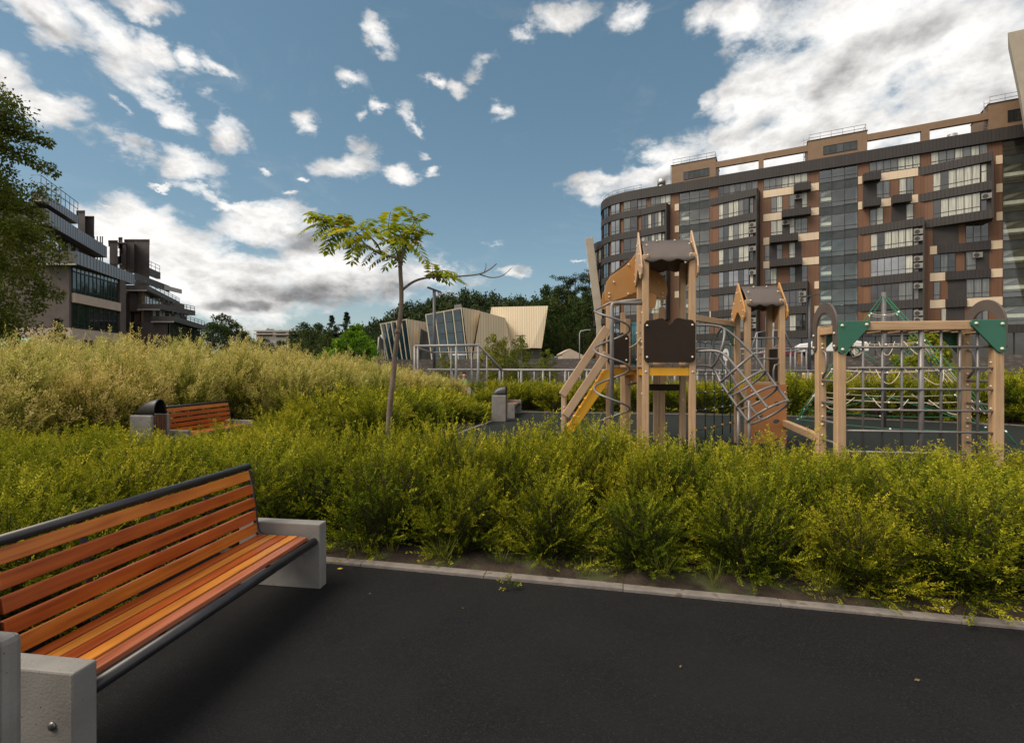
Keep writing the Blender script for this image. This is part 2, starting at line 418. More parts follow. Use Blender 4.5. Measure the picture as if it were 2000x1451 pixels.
dk2 = nt.ramp(nt.math('ADD', nt.math('SUBTRACT', 1.0, blobs(DK2, wd)), nt.math('MULTIPLY_ADD', nA.outputs[0], 1.0, -.5)), [(.0, (0,0,0,1)), (.8, (1,1,1,1))])
thin = nt.math('MULTIPLY_ADD', dens, .16, -.16)
shade = nt.math('ADD', nt.math('ADD', nt.math('MULTIPLY_ADD', big.outputs[0], .35, .76), relief), thin)
shade = nt.math('SUBTRACT', shade, nt.math('MULTIPLY', dkf, .36))
shade = nt.math('SUBTRACT', shade, nt.math('MULTIPLY', dk2, .30), None, True)
ccol = nt.ramp(shade, [(.0, (.16,.158,.16,1)), (.35, (.36,.355,.355,1)), (.65, (.68,.665,.65,1)), (.9, (.97,.95,.925,1)), (1.0, (1.05,1.03,1.0,1))])
CLOUD = .44
cb = nt.new('ShaderNodeVectorMath', operation='SCALE'); nt.link(ccol, cb.inputs[0]); cb.inputs['Scale'].default_value = CLOUD/SKYS
nt.link(nt.mix(dens, hs.outputs[0], cb.outputs[0]), bg.inputs[0])
w.cycles.sampling_method = 'MANUAL'; w.cycles.sample_map_resolution = 512
# ------------------------------------------------------------------ materials
m, nt, p, out = newmat('rubber_black')
tc = nt.new('ShaderNodeTexCoord')
def nz_(sc_, det, dist=0):
    n = nt.new('ShaderNodeTexNoise'); n.inputs['Scale'].default_value = sc_; n.inputs['Detail'].default_value = det; n.inputs['Distortion'].default_value = dist; nt.link(tc.outputs['Object'], n.inputs['Vector']); return n.outputs[0]
vo = nt.new('ShaderNodeTexVoronoi'); vo.inputs['Scale'].default_value = 170; nt.link(tc.outputs['Object'], vo.inputs['Vector'])
sxx = nt.new('ShaderNodeSeparateXYZ'); nt.link(vo.outputs['Color'], sxx.inputs[0])
col = nt.ramp(sxx.outputs[0], [(.0, (.0022,.0021,.0026,1)), (.6, (.0062,.0059,.0069,1)), (.93, (.009,.0086,.010,1)), (1.0, (.018,.0175,.018,1))])
col = nt.mix(nt.ramp(nz_(1.3, 6, .8), [(.42, (0,0,0,1)), (.72, (.5,.5,.5,1))]), col, (.0095,.0088,.0092,1))
col = nt.mix(nt.ramp(nz_(.5, 4), [(.50, (0,0,0,1)), (.75, (.5,.5,.5,1))]), col, (.010,.0125,.011,1))
col = nt.mix(nt.ramp(nz_(38, 3), [(.76, (0,0,0,1)), (.78, (.6,.6,.6,1))]), col, (.05,.047,.044,1))
nt.link(col, p.inputs['Base Color']); p.inputs['Specular IOR Level'].default_value = .22
nt.link(nt.ramp(nz_(2.2, 5), [(.35, (.72,.72,.72,1)), (.65, (.95,.95,.95,1))]), p.inputs['Roughness'])
bb = nt.new('ShaderNodeBump'); bb.inputs['Strength'].default_value = .7; bb.inputs['Distance'].default_value = .004; nt.link(vo.outputs['Distance'], bb.inputs['Height']); nt.link(bb.outputs[0], p.inputs['Normal'])
mat('rubber_green', (.013,.0155,.0145,1), (.019,.022,.020,1), 30, .9, bump=.3, bscale=200, spec=.15)
mat('kerb_stone', (.125,.108,.098,1), (.19,.167,.152,1), 9, .85, bump=.25, bscale=60, c3=(.10,.08,.06,1), c3s=9, c3w=(.6,.7))
mat('soil', (.014,.009,.005,1), (.045,.028,.017,1), 5, .95, bump=.9, bscale=40, c3=(.05,.055,.016,1), c3s=4, c3w=(.5,.62))
mat('grass_ground', (.04,.05,.015,1), (.07,.08,.03,1), 3, .95, bump=.4)
mat('paving', (.12,.115,.11,1), (.17,.165,.155,1), 2, .9)
mat('concrete', (.155,.146,.138,1), (.205,.195,.185,1), 5, .8, bump=.12, bscale=90, c3=(.055,.05,.046,1), c3s=55, c3w=(.70,.73))
mat('steel_black', (.012,.011,.014,1), (.02,.019,.023,1), 8, .38, spec=.5)
mat('bolt_steel', (.16,.16,.15,1), None, 20, .35, metal=.8)
mat('bolt_cap', (.55,.48,.36,1), (.66,.6,.48,1), 20, .3, spec=.6)
mat('hood_black', (.010,.010,.011,1), (.018,.018,.019,1), 12, .42)
mat_wood('slat_orange', (.40,.100,.012,1), (.56,.180,.022,1))
mat_wood('slat_red', (.30,.055,.008,1), (.43,.095,.012,1))
mat_wood('slat_gold', (.42,.145,.020,1), (.58,.225,.034,1))
mat_wood('slat_pink', (.29,.085,.04,1), (.40,.14,.072,1))
mat_wood('slat_brown', (.10,.045,.03,1), (.19,.085,.055,1), along=2)
mat_wood('post_wood', (.385,.245,.138,1), (.48,.315,.185,1), along=2, rough=.65, deep=.9)
mat_wood('beam_wood', (.385,.245,.138,1), (.48,.315,.185,1), along=0, rough=.65, deep=.9)
mat('board_beige', (.39,.255,.160,1), (.45,.305,.195,1), 3, .55)
mat('board_brown', (.082,.064,.056,1), (.094,.074,.065,1), 3, .45)
mat('board_dark', (.020,.012,.008,1), (.026,.016,.011,1), 3, .6, spec=.2)
mat('board_orange', (.40,.195,.058,1), (.44,.22,.068,1), 3, .45)
mat('board_terracotta', (.33,.135,.045,1), (.37,.155,.054,1), 3, .5)
mat('board_yellow', (.62,.30,.010,1), (.68,.34,.014,1), 3, .45)
mat('board_green', (.022,.115,.075,1), (.027,.13,.086,1), 3, .45)
mat('tube_grey', (.165,.153,.153,1), (.20,.187,.186,1), 8, .42, metal=.25)
mat('rail_steel', (.17,.165,.17,1), (.21,.205,.21,1), 8, .45, metal=.2)
mat('rope_green', (.010,.105,.052,1), (.016,.14,.07,1), 40, .7)
mat('rope_dark', (.012,.05,.042,1), (.018,.07,.06,1), 40, .7)
mat('rope_blue', (.012,.105,.14,1), (.02,.14,.18,1), 40, .7)
mat('rope_beige', (.40,.32,.24,1), (.48,.40,.31,1), 40, .7)
mat('mast_grey', (.10,.095,.095,1), None, 10, .5)
mat('clip_orange', (.5,.22,.03,1), None, 10, .5)
mat('clip_white', (.7,.68,.64,1), None, 10, .5)
mat('lamp_dark', (.035,.035,.038,1), None, 10, .5)
mat('lamp_light', (.3,.3,.3,1), None, 10, .5)

# ------------------------------------------------------------------ ground
g = MB(); S = 900
g.add([(-S,-60,-.06), (S,-60,-.06), (S,S,-.06), (-S,S,-.06)], [(0,1,2,3)]); struct('ground', g, 'grass_ground')
def kerb_y(X): return 3.855-.2182*(X+1.461)
KD = Vector((1, -.2182, 0)).normalized(); KN = Vector((.2182, 1, 0)).normalized()
# black rubber terrace the camera stands on
g = MB(); g.add([(-9, kerb_y(-9), 0), (-9,-5,0), (9,-5,0), (9, kerb_y(9), 0)], [(0,1,2,3)]); struct('rubber_terrace', g, 'rubber_black')
# kerb of flush stones
k = MB(); P0 = Vector((-9, kerb_y(-9), 0)); ln = 0
while ln < 18.2:
    a = P0+KD*(ln+.0012); b = P0+KD*(ln+.9988)
    k.prism([a+Vector((0,0,-.2)), b+Vector((0,0,-.2)), b+KN*.082+Vector((0,0,-.2)), a+KN*.082+Vector((0,0,-.2))], (0, 0, .222+.003*math.sin(ln*5)))
    ln += 1.0
o = struct('kerb', k, 'kerb_stone'); bev(o, .006)
PLAY = [(-2.55,6.0), (-1.16,11.6), (.18,16.9), (8.6,15.6), (13.4,13.1), (15.5,8.4), (14.5,3.6), (6.3,5.35)]
g = MB(); g.add([(x, y, .004) for x, y in PLAY], [tuple(range(len(PLAY)))[::-1]]); struct('playground_surface', g, 'rubber_green')
k = MB()
for i in range(len(PLAY)):
    a = Vector((*PLAY[i], -.1)); b = Vector((*PLAY[(i+1) % len(PLAY)], -.1)); d = (b-a).normalized(); n = Vector((-d.y, d.x, 0))
    k.prism([a, b, b+n*.09, a+n*.09], (0, 0, .122))
struct('playground_kerb', k, 'kerb_stone')
def inside(p, poly):
    x, y = p; c = False; n = len(poly)
    for i in range(n):
        x1, y1 = poly[i]; x2, y2 = poly[i-1]
        if (y1 > y) != (y2 > y) and x < (x2-x1)*(y-y1)/(y2-y1)+x1: c = not c
    return c
def dist_poly(p, poly):
    P = Vector(p); best = 1e9
    for i in range(len(poly)):
        a = Vector(poly[i]); b = Vector(poly[i-1]); t = max(0, min(1, (P-a).dot(b-a)/(b-a).length_squared)); best = min(best, (P-a-(b-a)*t).length)
    return best
PAD2 = [(-6.5,7.5), (-4.5,7.3), (-4.0,10.8), (-6.0,11.0)]           # pad under the second bench
soil = MB(); nx, ny = 150, 110; vs = []
for j in range(ny+1):
    for i in range(nx+1):
        x = -16+34*i/nx; y = 1.2+21*(j/ny)**1.6
        d = (y-kerb_y(x))/1.02-.085
        z = .012+.028*mnoise.noise(Vector((x*1.7, y*1.7, 3)))+.016*mnoise.noise(Vector((x*6, y*6, 1)))
        if d < .12: z = -.02 if d < 0 else -.02+(z+.02)*d/.12
        for pol in (PLAY, PAD2):
            if inside((x, y), pol) or dist_poly((x, y), pol) < .35: z = -.045
        vs.append((x, y, z))
fs = [(j*(nx+1)+i, j*(nx+1)+i+1, (j+1)*(nx+1)+i+1, (j+1)*(nx+1)+i) for j in range(ny) for i in range(nx)]
soil.add(vs, fs, 0, True); struct('planting_soil', soil, 'soil')
g = MB(); g.add([(x, y, 0) for x, y in PAD2], [(0,1,2,3)]); struct('bench_pad', g, 'rubber_black')
g = MB(); g.add([(-14,19.6,-.035), (34,19.6,-.035), (34,34,-.035), (-14,40,-.035)], [(0,1,2,3)]); struct('paved_yard', g, 'paving')

# ------------------------------------------------------------------ benches
def bench_profile():
    pts = [(-.545,.845), (-.535,.80), (-.508,.70), (-.487,.58), (-.478,.48), (-.472,.415), (-.455,.378), (-.42,.360), (-.36,.350), (-.25,.349), (-.15,.347), (-.09,.338), (-.052,.326)]
    return pts
def make_bench(label, loc):
    t = thing('park_bench', label, 'bench', loc, ANG)
    L = 1.676; th = .09
    for y0 in (0, L):
        m = MB().box(-.62, 0, y0, y0+th, 0, .455); b = part('end_block', m, 'concrete', t, .008)
        for x in (-.085, -.50):
            q = MB().ball((0,0,0), .017, 0, 12, 6, (1,.55,1)); bo = part('bolt', q, 'bolt_steel', b); bo.location = (x, y0-.002 if y0 == 0 else y0+th+.002, .26)
    pr = bench_profile()
    fr = MB()
    for y in (th+.018, L-.018):
        fr.tube([(x, y, z) for x, z in pr], .016, 8)
    fr.tube([(-.545, th+.003, .845), (-.545, L-.003, .845)], .024, 12)
    fr.tube([(-.042, th+.003, .332), (-.042, L-.003, .332)], .027, 12)
    part('frame', fr, 'steel_black', t)
    for y in (.50, .88, 1.27):
        s = MB()
        for (x0, z0), (x1, z1) in zip(pr[:-1], pr[1:]):
            d = Vector((x1-x0, 0, z1-z0)).normalized(); n = Vector((d.z, 0, -d.x)) if False else Vector((-d.z, 0, d.x))
            off = Vector((0,0,0))
            n = Vector((d.z, 0, -d.x)); n = n if n.x < 0 or n.z < -.5 else -n
            s.beam(Vector((x0, y, z0))+n*.022, Vector((x1, y, z1))+n*.022, .028, .010, 0, n)
        part('support', s, 'steel_black', t)
    bm = ['slat_orange', 'slat_red', 'slat_red', 'slat_red', 'slat_orange']
    zs = [.785, .692, .600, .508, .422]
    for z, mm in zip(zs, bm):
        for (x0, z0), (x1, z1) in zip(pr[:-1], pr[1:]):
            if z1 <= z <= z0:
                x = x0+(x1-x0)*(z0-z)/(z0-z1); d = Vector((x1-x0, 0, z1-z0)).normalized(); break
        n = Vector((-d.z, 0, d.x)); n = n if n.x > 0 else -n
        c = Vector((x, 0, z))+n*.006
        b = MB().beam(c+Vector((0, th+.035, 0)), c+Vector((0, L-.035, 0)), .030, .066, 0, -d)
        part('back_slat', b, mm, t, .004)
    for x, mm in zip((-.408, -.332, -.256, -.180, -.104), ('slat_red', 'slat_gold', 'slat_red', 'slat_gold', 'slat_pink')):
        z = .366 if x < -.12 else .363
        b = MB().beam((x, th+.035, z), (x, L-.035, z), .064, .026)
        part('seat_slat', b, mm, t, .004)
    return t
BEN = Vector((-1.572, 1.742, 0))
b1 = make_bench('orange slatted bench with concrete end blocks in the foreground on black rubber', BEN)
b2 = copy_thing(b1, (-5.64, 8.45, 0), ANG, 'orange slatted bench half sunk in the hedge beside the hooded litter bin')
b3 = copy_thing(b1, (.078, 14.86, 0), ANG, 'small far bench with concrete ends behind the litter bin at the playground edge')
def make_bin(label, loc):
    t = thing('litter_bin', label, 'litter bin', loc, ANG)
    for y in (0, .32):
        part('side_slab', MB().box(-.41, 0, y, y+.06, 0, .76), 'concrete', t, .02)
        o = t.children[-1]
        for z in (.70, .38, .34)[:2]:
            q = MB().ball((0,0,0), .012, 0, 8, 4, (1,.5,1)); bo = part('bolt', q, 'bolt_steel', o); bo.location = (-.2, y-.001 if y == 0 else y+.061, z)
    for i in range(5):
        y = .064+.0385*(i+.5)*1.27
        part('slat', MB().box(-.028, -.006, y-.0195, y+.0195, .08, .755), 'slat_brown', t, .003)
    part('liner', MB().box(-.36, -.04, .07, .31, .05, .74), 'steel_black', t)
    # hood: half dome opening towards the path
    m = MB(); nx, na = 12, 16; v = []
    for i in range(nx+1):
        q = i/nx; x = -.012-.385*q; h = .245*math.sqrt(max(0, 1-q**2.2))+.004; wd = .126*(1-.22*q**3)
        for j in range(na+1):
            a = math.pi*j/na
            v.append((x, .19-wd*math.cos(a), .762+h*math.sin(a)**.9 if 0 < j < na else .762))
    f = [(i*(na+1)+j, i*(na+1)+j+1, (i+1)*(na+1)+j+1, (i+1)*(na+1)+j) for i in range(nx) for j in range(na)]
    m.add(v, f, 0, True); h = part('hood', m, 'hood_black', t); sm = h.modifiers.new('Solidify', 'SOLIDIFY'); sm.thickness = .012; sm.offset = 0
    return t
c1 = make_bin('grey concrete slab litter bin cut off by the frame beside the near bench', Vector((-1.469, 1.466, 0))-UX*.38)
c2 = copy_thing(c1, (-5.95, 8.02, 0), ANG, 'concrete and slat litter bin with black hood beside the half hidden bench')
c3 = copy_thing(c1, (-.176, 13.87, 0), ANG, 'distant concrete litter bin with black hood at the corner of the playground')
# ------------------------------------------------------------------ play equipment (local x = v to the right, y = u away)
def inv(origin, rz=ANG):
    M = (Matrix.Translation(origin) @ Matrix.Rotation(rz, 4, 'Z')).inverted()
    return lambda p: M @ Vector(p)
def bolts(parent, pts, r=.017, name='bolt'):
    m = MB()
    for p in pts: m.ball(p, r, 0, 8, 5)
    return part('bolts', m, 'bolt_cap', parent)
def post(parent, x, y, z0, z1, s=.11, m='post_wood'):
    q = MB().box(x-s/2, x+s/2, y-s/2, y+s/2, z0, z1)
    # two shallow grooves per face
    o = part('post', q, m, parent, .012)
    g = MB()
    return o
def gable(parent, x, ymid, half, zb, zt, m='board_beige', th=.028):
    """leaf shaped gable board in the plane across x"""
    hh = zt-zb
    out = []
    for s in (1, -1):
        pts = [(0, 1.0), (.10, .93), (.30, .78), (.62, .56), (.88, .36), (1.0, .20), (.97, .08), (.82, .0), (.62, .02), (.35, .13), (.12, .24)]
        pts = pts if s == 1 else pts[1:][::-1]
        for a, b in pts: out.append((s*a, b))
    poly = [(x-th/2, ymid+a*half, zb+b*hh) for a, b in out]
    o = part('gable_board', MB().prism(poly, (th, 0, 0)), m, parent, .006)
    bolts(o, [(x-th/2, ymid+a*half, zb+b*hh) for a, b in ((.5,.5), (-.5,.5), (.8,.25), (-.8,.25), (.75,.1), (-.75,.1), (.15,.75), (-.15,.75))])
    return o
def roof(parent, x0, x1, y0, y1, ze, zr, th=.022):
    ym = (y0+y1)/2
    for ya, s in ((y0, -1), (y1, 1)):
        top = []; bot = []; n = 24
        for i in range(n+1):
            q = i/n; x = x0+(x1-x0)*q
            wv = .022*math.cos(q*math.pi*2*3)
            bot.append((Vector((x, ya, ze)), wv))
        v = []; nz = 5
        for i in range(n+1):
            for k in range(nz+1):
                q = k/nz; b, wv = bot[i]
                bulge = .05*math.sin(q*math.pi)
                v.append((b.x, b.y+(ym-b.y)*q+s*bulge, b.z+(zr-b.z)*q+(wv if k == 0 else 0)))
        f = [(i*(nz+1)+k, (i+1)*(nz+1)+k, (i+1)*(nz+1)+k+1, i*(nz+1)+k+1) for i in range(n) for k in range(nz)]
        if s == 1: f = [q[::-1] for q in f]
        o = part('roof_panel', MB().add(v, f, 0, True), 'board_brown', parent)
        md = o.modifiers.new('Solidify', 'SOLIDIFY'); md.thickness = th; md.offset = -1
        if s == -1:
            bolts(o, [(x0+.06, ya+.02, ze+.10), (x1-.06, ya+.02, ze+.10), (x0+.06, ya+.16, ze+(zr-ze)*.66), (x1-.06, ya+.16, ze+(zr-ze)*.66), (x0+(x1-x0)*.33, ym-.05, zr-.02), (x0+(x1-x0)*.7, ym-.05, zr-.02)])
def barrier(parent, x0, x1, y, z0, z1, m='board_dark', th=.03):
    n = 20; c = .07; top = []
    for i in range(n+1):
        q = i/n; x = x0+(x1-x0)*q
        d = -.10*math.exp(-((q-.5)/.07)**2)+.035*math.exp(-((q-.34)/.12)**2)+.035*math.exp(-((q-.66)/.12)**2)
        e = min(q, 1-q)*(x1-x0)
        if e < c: d -= c-math.sqrt(max(0, c*c-(c-e)**2))
        top.append((x, y, z1+d))
    bot = [(x1, y, z0+c), (x1-c*.3, y, z0+c*.3), (x1-c, y, z0), (x0+c, y, z0), (x0+c*.3, y, z0+c*.3), (x0, y, z0+c)]
    o = part('barrier_panel', MB().prism(top+bot, (0, th, 0)), m, parent, .005)
    bolts(o, [(x0+.05, y-.005, z0+.09), (x1-.05, y-.005, z0+.09), (x0+.05, y-.005, z1-.09), (x1-.05, y-.005, z1-.09)], .02)
    return o

# ---- main tower ----
T1 = Vector((2.31, 8.42, 0)); tower = thing('play_tower', 'tall wooden play tower with brown roof, yellow stair and wire spiral pole', 'play tower', T1, ANG)
W1 = inv(T1); a1 = .775
for x, y in ((0,0), (a1,0), (0,a1), (a1,a1)): post(tower, x, y, 0, 3.50)
roof(tower, -.03, a1+.03, -.10, a1+.10, 3.38, 3.84)
gable(tower, -.075, a1/2, .52, 3.08, 4.00); gable(tower, a1+.075, a1/2, .52, 3.08, 4.00)
barrier(tower, -.035, a1+.035, -.095, 1.64, 2.36)
d = MB(); 
for i in range(5): d.box(-.06+.18*i*.98, -.06+.18*i*.98+.170, .06, a1-.06, 1.555, 1.60)
part('deck', d, 'board_beige', tower, .004)
for y in (-.0, a1): part('deck_beam', MB().box(.057, a1-.057, y-.03, y+.03, 1.41, 1.545), 'board_yellow' if y == 0 else 'board_dark', tower, .004)
part('deck_beam', MB().box(-.03, .03, .057, a1-.057, 1.41, 1.545), 'board_yellow', tower, .004)
bolts(tower, [(0, -.06, 1.48), (a1, -.06, 1.48), (-.058, .0, 2.0), (-.058, .0, 1.9), (-.058, 0, 2.5), (-.058, a1, 1.7), (-.058, a1, 2.2), (a1, a1-.06, .95), (-.058, 0, 1.1)], .017)
# lower rear bar with bolts
part('rear_bar', MB().box(.06, a1-.06, a1-.02, a1+.02, 1.12, 1.24), 'board_dark', tower)
# ---- annex behind and left with its wave board roof ----
ann = [W1(at(1189, 700, 9.3)), W1(at(1226, 700, 9.55)), W1(at(1293, 700, 9.45)), W1(at(1217, 700, 10.4)), W1(at(1281, 700, 10.4))]
for i, p in enumerate(ann): post(tower, p.x, p.y, 0, 2.72 if i != 1 else 2.5, .105)
px2 = [(1183,588), (1181,570), (1184,552), (1192,540), (1206,530), (1220,520), (1232,508), (1240,497), (1246,490), (1256,494), (1266,517), (1275,527), (1286,531), (1296,540), (1302,552), (1304,568), (1301,582), (1295,588), (1289,586), (1282,576), (1272,569), (1256,567), (1240,572), (1222,580), (1204,586), (1192,590)]
for Y, mm in ((9.22, 'board_orange'), (10.5, 'board_orange')):
    pl = [W1(Vector(((px-1000)/F*9.22+(Y-9.22)*.137, Y, H+(HY-py)/F*9.22))) for px, py in px2]
    o = part('roof_board', MB().prism(pl, (0, .035, 0)), mm, tower, .007)
    if Y < 10: bolts(o, [W1(at(px, py, 9.20)) for px, py in ((1190,573), (1190,580), (1199,551), (1228,517), (1227,574), (1286,551), (1294,573), (1294,580))], .018)
r = MB()
for s, (pa, pb) in enumerate((((1192,540), (1232,506)), ((1266,517), (1300,548)))):
    A = W1(at(*pa, 9.26)); B = W1(at(*pb, 9.26)); r.prism([A, B, B+Vector((0, 1.25, 0)), A+Vector((0, 1.25, 0))], (0, 0, .03))
part('roof_panel', r, 'board_brown', tower)
A = W1(at(1187, 714, 9.24)); B = W1(at(1228, 714, 9.24))
barrier(tower, A.x, B.x, A.y-.02, 1.6, 2.18)
dk = [ann[0]+Vector((0,0,0)), ann[2], ann[4], ann[3]]
q = MB().prism([Vector((p.x, p.y, 1.50)) for p in dk], (0, 0, .06)); part('deck', q, 'board_beige', tower)
a, b = Vector((ann[0].x+.055, ann[0].y-.02, 1.47)), Vector((ann[1].x+.16, ann[1].y-.05, 1.47)); part('deck_beam', MB().beam(a, b, .05, .13), 'board_yellow', tower, .004)
# side net of blue rope and a beige rope between annex and tower
m = MB(); A = Vector((ann[1].x+.06, ann[1].y, 0)); B = Vector((0-.0, a1-.06, 0))
for i in range(9):
    q = A.lerp(B, (i+.5)/9)
    m.tube([q+Vector((0,0,1.6)), q+Vector((.015*math.sin(i*2), 0, 2.0)), q+Vector((0,0,2.42))], .011, 6)
for z in (1.62, 1.80, 1.99, 2.2, 2.40): m.tube([A+Vector((0,0,z)), A.lerp(B,.5)+Vector((0,0,z-.02)), B+Vector((0,0,z))], .012, 6)
part('rope_net', m, 'rope_blue', tower)
m = MB().tube([A+Vector((-.05,-.1,1.93)), A.lerp(B,.35)+Vector((-.02,-.1,1.96)), A.lerp(B,.7)+Vector((0,-.1,2.02)), B+Vector((0,-.1,2.10))], .018, 6); part('hand_rope', m, 'rope_beige', tower)
m = MB(); A2 = ann[1]; B2 = Vector((.0, a1, 0))
m.tube([(A2.x, A2.y-.05, 1.22), (A2.x+.15, A2.y-.06, 1.25), (B2.x, B2.y-.05, 1.26)], .022, 8); part('grab_bar', m, 'tube_grey', tower)
part('valance', MB().beam((A2.x, A2.y, 1.35), (B2.x, B2.y, 1.35), .03, .13), 'board_terracotta', tower)
# ---- stair with yellow stringers, beige handrails ----
YS = 9.05
def sp(px, py, Y=YS): return W1(at(px, py, Y))
for dy in (0, .58):
    P = [sp(1181,722), sp(1197,722), sp(1190,744), sp(1112,856), sp(1103,856), sp(1104,842)]
    o = part('stringer', MB().prism([p+Vector((0, dy, 0)) for p in P], (0, .045, 0)), 'board_yellow', tower, .006)
m = []
for i in range(7):
    p = sp(1185, 722).lerp(sp(1105, 846), (i+.4)/7)
    part('tread', MB().box(p.x-.045, p.x+.06, p.y+.047, p.y+.578, p.z-.01, p.z+.025), 'board_yellow', tower, .004)
for (pa, pb) in (((1186,640), (1098,772)), ((1186,690), (1104,812))):
    A = sp(*pa, YS-.05); B = sp(*pb, YS-.05)
    part('handrail', MB().beam(A, B, .035, .15), 'board_beige', tower, .01)
p = sp(1100.5, 800, YS-.0); o = part('newel_post', MB().box(p.x-.04, p.x+.04, p.y-.04, p.y+.04, 0, 1.07), 'board_beige', tower, .015)
bolts(o, [(p.x+.01, p.y-.045, .82), (p.x+.01, p.y-.045, .45), (p.x-.045, p.y, .6), (p.x, p.y, 1.075)], .015)
p2 = p+Vector((0,.62,0)); o = part('newel_post', MB().box(p2.x-.04, p2.x+.04, p2.y-.04, p2.y+.04, 0, 1.02), 'board_beige', tower, .015)
# ---- spiral pole ----
c = W1(at(1195, 700, 8.62)); zt = H+(HY-597)/F*8.62
o = part('fire_pole', MB().tube([(c.x, c.y, 0), (c.x, c.y, zt), (c.x+.02, c.y+.02, zt+.04), (c.x+.1, c.y+.05, zt+.05), (-.05, .0, zt+.02)], .040*.95, 12), 'tube_grey', tower)
pts = []; R0 = .312; pitch = .70; z0 = .10
N = 150
ztop = zt+.06
n_turn = (ztop-z0)/pitch
for i in range(N+1):
    q = i/N; z = ztop-(ztop-z0)*q; an = math.pi*.5+2*math.pi*n_turn*q+.35
    rr = R0*min(1, .45+q*9)
    pts.append((c.x+rr*math.cos(an), c.y+rr*math.sin(an)*.95, z))
pts = [(-.04, .05, ztop+.03), (c.x+.28, c.y+.10, ztop+.04)]+pts
part('spiral_rail', MB().tube(pts, .020, 8), 'tube_grey', tower)
# ---- hoop tunnel leaving the tower to the right ----
rings = [((1400,679), 8.35, (.95,-.16,-.26), .345), ((1438,720), 8.15, (.62,-.30,-.72), .345), ((1458,749), 8.02, (.45,-.42,-.79), .345), ((1478,777), 7.88, (.36,-.46,-.81), .345), ((1500,806), 7.74, (.36,-.46,-.81), .345)]
ringp = []
for k_, (pc, Y, ax, rr) in enumerate(rings):
    c = W1(at(*pc, Y)); axl = (Matrix.Rotation(-ANG, 4, 'Z') @ Vector(ax)).normalized()
    e1 = axl.cross(Vector((0,1,0))).normalized()       # towards upper left / lower right in the picture plane
    e1 = (Vector((1,0,0))-axl*axl.x); e1.normalize(); e2 = axl.cross(e1)
    P = [c+e1*(rr*math.cos(2*math.pi*i/40))+e2*(rr*math.sin(2*math.pi*i/40)) for i in range(40)]
    ringp.append((c, e1, e2, rr, axl))
    part('hoop', MB().tube(P, .019, 8, closed=True), 'tube_grey', tower)
def rail(phi, start):
    P = list(start)
    for c, e1, e2, rr, ax in ringp: P.append(c+e1*rr*math.cos(phi)+e2*rr*math.sin(phi))
    out = []
    for i in range(len(P)-1):     # Catmull-Rom
        p0 = P[max(i-1,0)]; p1 = P[i]; p2 = P[i+1]; p3 = P[min(i+2, len(P)-1)]
        for s in range(6):
            t = s/6
            out.append(.5*((2*p1)+(p2-p0)*t+(2*p0-5*p1+4*p2-p3)*t*t+(3*p1-p0-3*p2+p3)*t**3))
    out.append(P[-1]); return out
c0, e10, e20, r0, _ = ringp[0]
for phi, zz in ((math.pi*.12, 2.30), (math.pi*1.02, 1.80), (math.pi*1.5, 2.05), (math.pi*.62, 2.05)):
    q = c0+e10*r0*math.cos(phi)+e20*r0*math.sin(phi)
    st = Vector((a1+.05, max(.0, min(a1, q.y)), q.z+(.06 if q.z > 2 else .02)))
    part('tunnel_rail', MB().tube(rail(phi, [st]), .021, 8), 'tube_grey', tower)
for px, Y in ((1442, 8.0), (1463, 7.75)):
    q = W1(at(px, 790, Y)); part('tunnel_leg', MB().tube([(q.x, q.y, 0), (q.x, q.y, H+(HY-(795 if px < 1450 else 782))/F*Y)], .024, 10), 'tube_grey', tower)

# ---- second, lower tower ----
T2 = Vector((4.56, 9.42, 0)); W2 = inv(T2); a2 = .62
tow2 = thing('play_tower', 'smaller play tower with terracotta climbing wall and leaf shaped gables', 'play tower', T2, ANG)
for x, y in ((0,0), (a2,0), (0,a2), (a2,a2)): post(tow2, x, y, 0, 2.86, .105)
roof(tow2, -.02, a2+.02, -.09, a2+.09, 2.74, 3.17)
gable(tow2, -.075, a2/2, .42, 2.46, 3.24, 'board_orange'); gable(tow2, a2+.075, a2/2, .42, 2.46, 3.24, 'board_orange')
# climbing wall with oval holes: the board is built as strips round the holes
cw = MB(); x0, x1, z0, z1 = -.03, a2+.06, .10, 1.23
me = bmesh.new()
holes = [(.17,.28), (.52,.16), (.20,.62), (.50,.52), (.18,.95), (.52,.86)]
gxs = 26; gzs = 42; th = .04; cells = {}
def hole(x, z): return any(((x-hx)/.060)**2+((z-hz)/.045)**2 < 1 for hx, hz in holes)
def snap(x, z):
    for hx, hz in holes:
        q = math.hypot((x-hx)/.060, (z-hz)/.045)
        if .55 < q < 1.45: return hx+(x-hx)/q, hz+(z-hz)/q
    return x, z
vs = {}; vv = []; ff = []
def vid(i, k, s):
    if (i,k,s) not in vs:
        x = x0+(x1-x0)*i/gxs; z = z0+(z1-z0)*k/gzs; x, z = snap(x, z)
        vs[(i,k,s)] = len(vv); vv.append((x, -.075+s*th, z))
    return vs[(i,k,s)]
keep = {(i,k): not hole(x0+(x1-x0)*(i+.5)/gxs, z0+(z1-z0)*(k+.5)/gzs) for i in range(gxs) for k in range(gzs)}
for (i,k), kp in keep.items():
    if not kp: continue
    ff.append((vid(i,k,0), vid(i+1,k,0), vid(i+1,k+1,0), vid(i,k+1,0))); ff.append((vid(i,k+1,1), vid(i+1,k+1,1), vid(i+1,k,1), vid(i,k,1)))
    for di, dk_, e in ((-1,0,((i,k+1),(i,k))), (1,0,((i+1,k),(i+1,k+1))), (0,-1,((i,k),(i+1,k))), (0,1,((i+1,k+1),(i,k+1)))):
        if not keep.get((i+di,k+dk_), False): ff.append((vid(*e[1],0), vid(*e[0],0), vid(*e[0],1), vid(*e[1],1)))
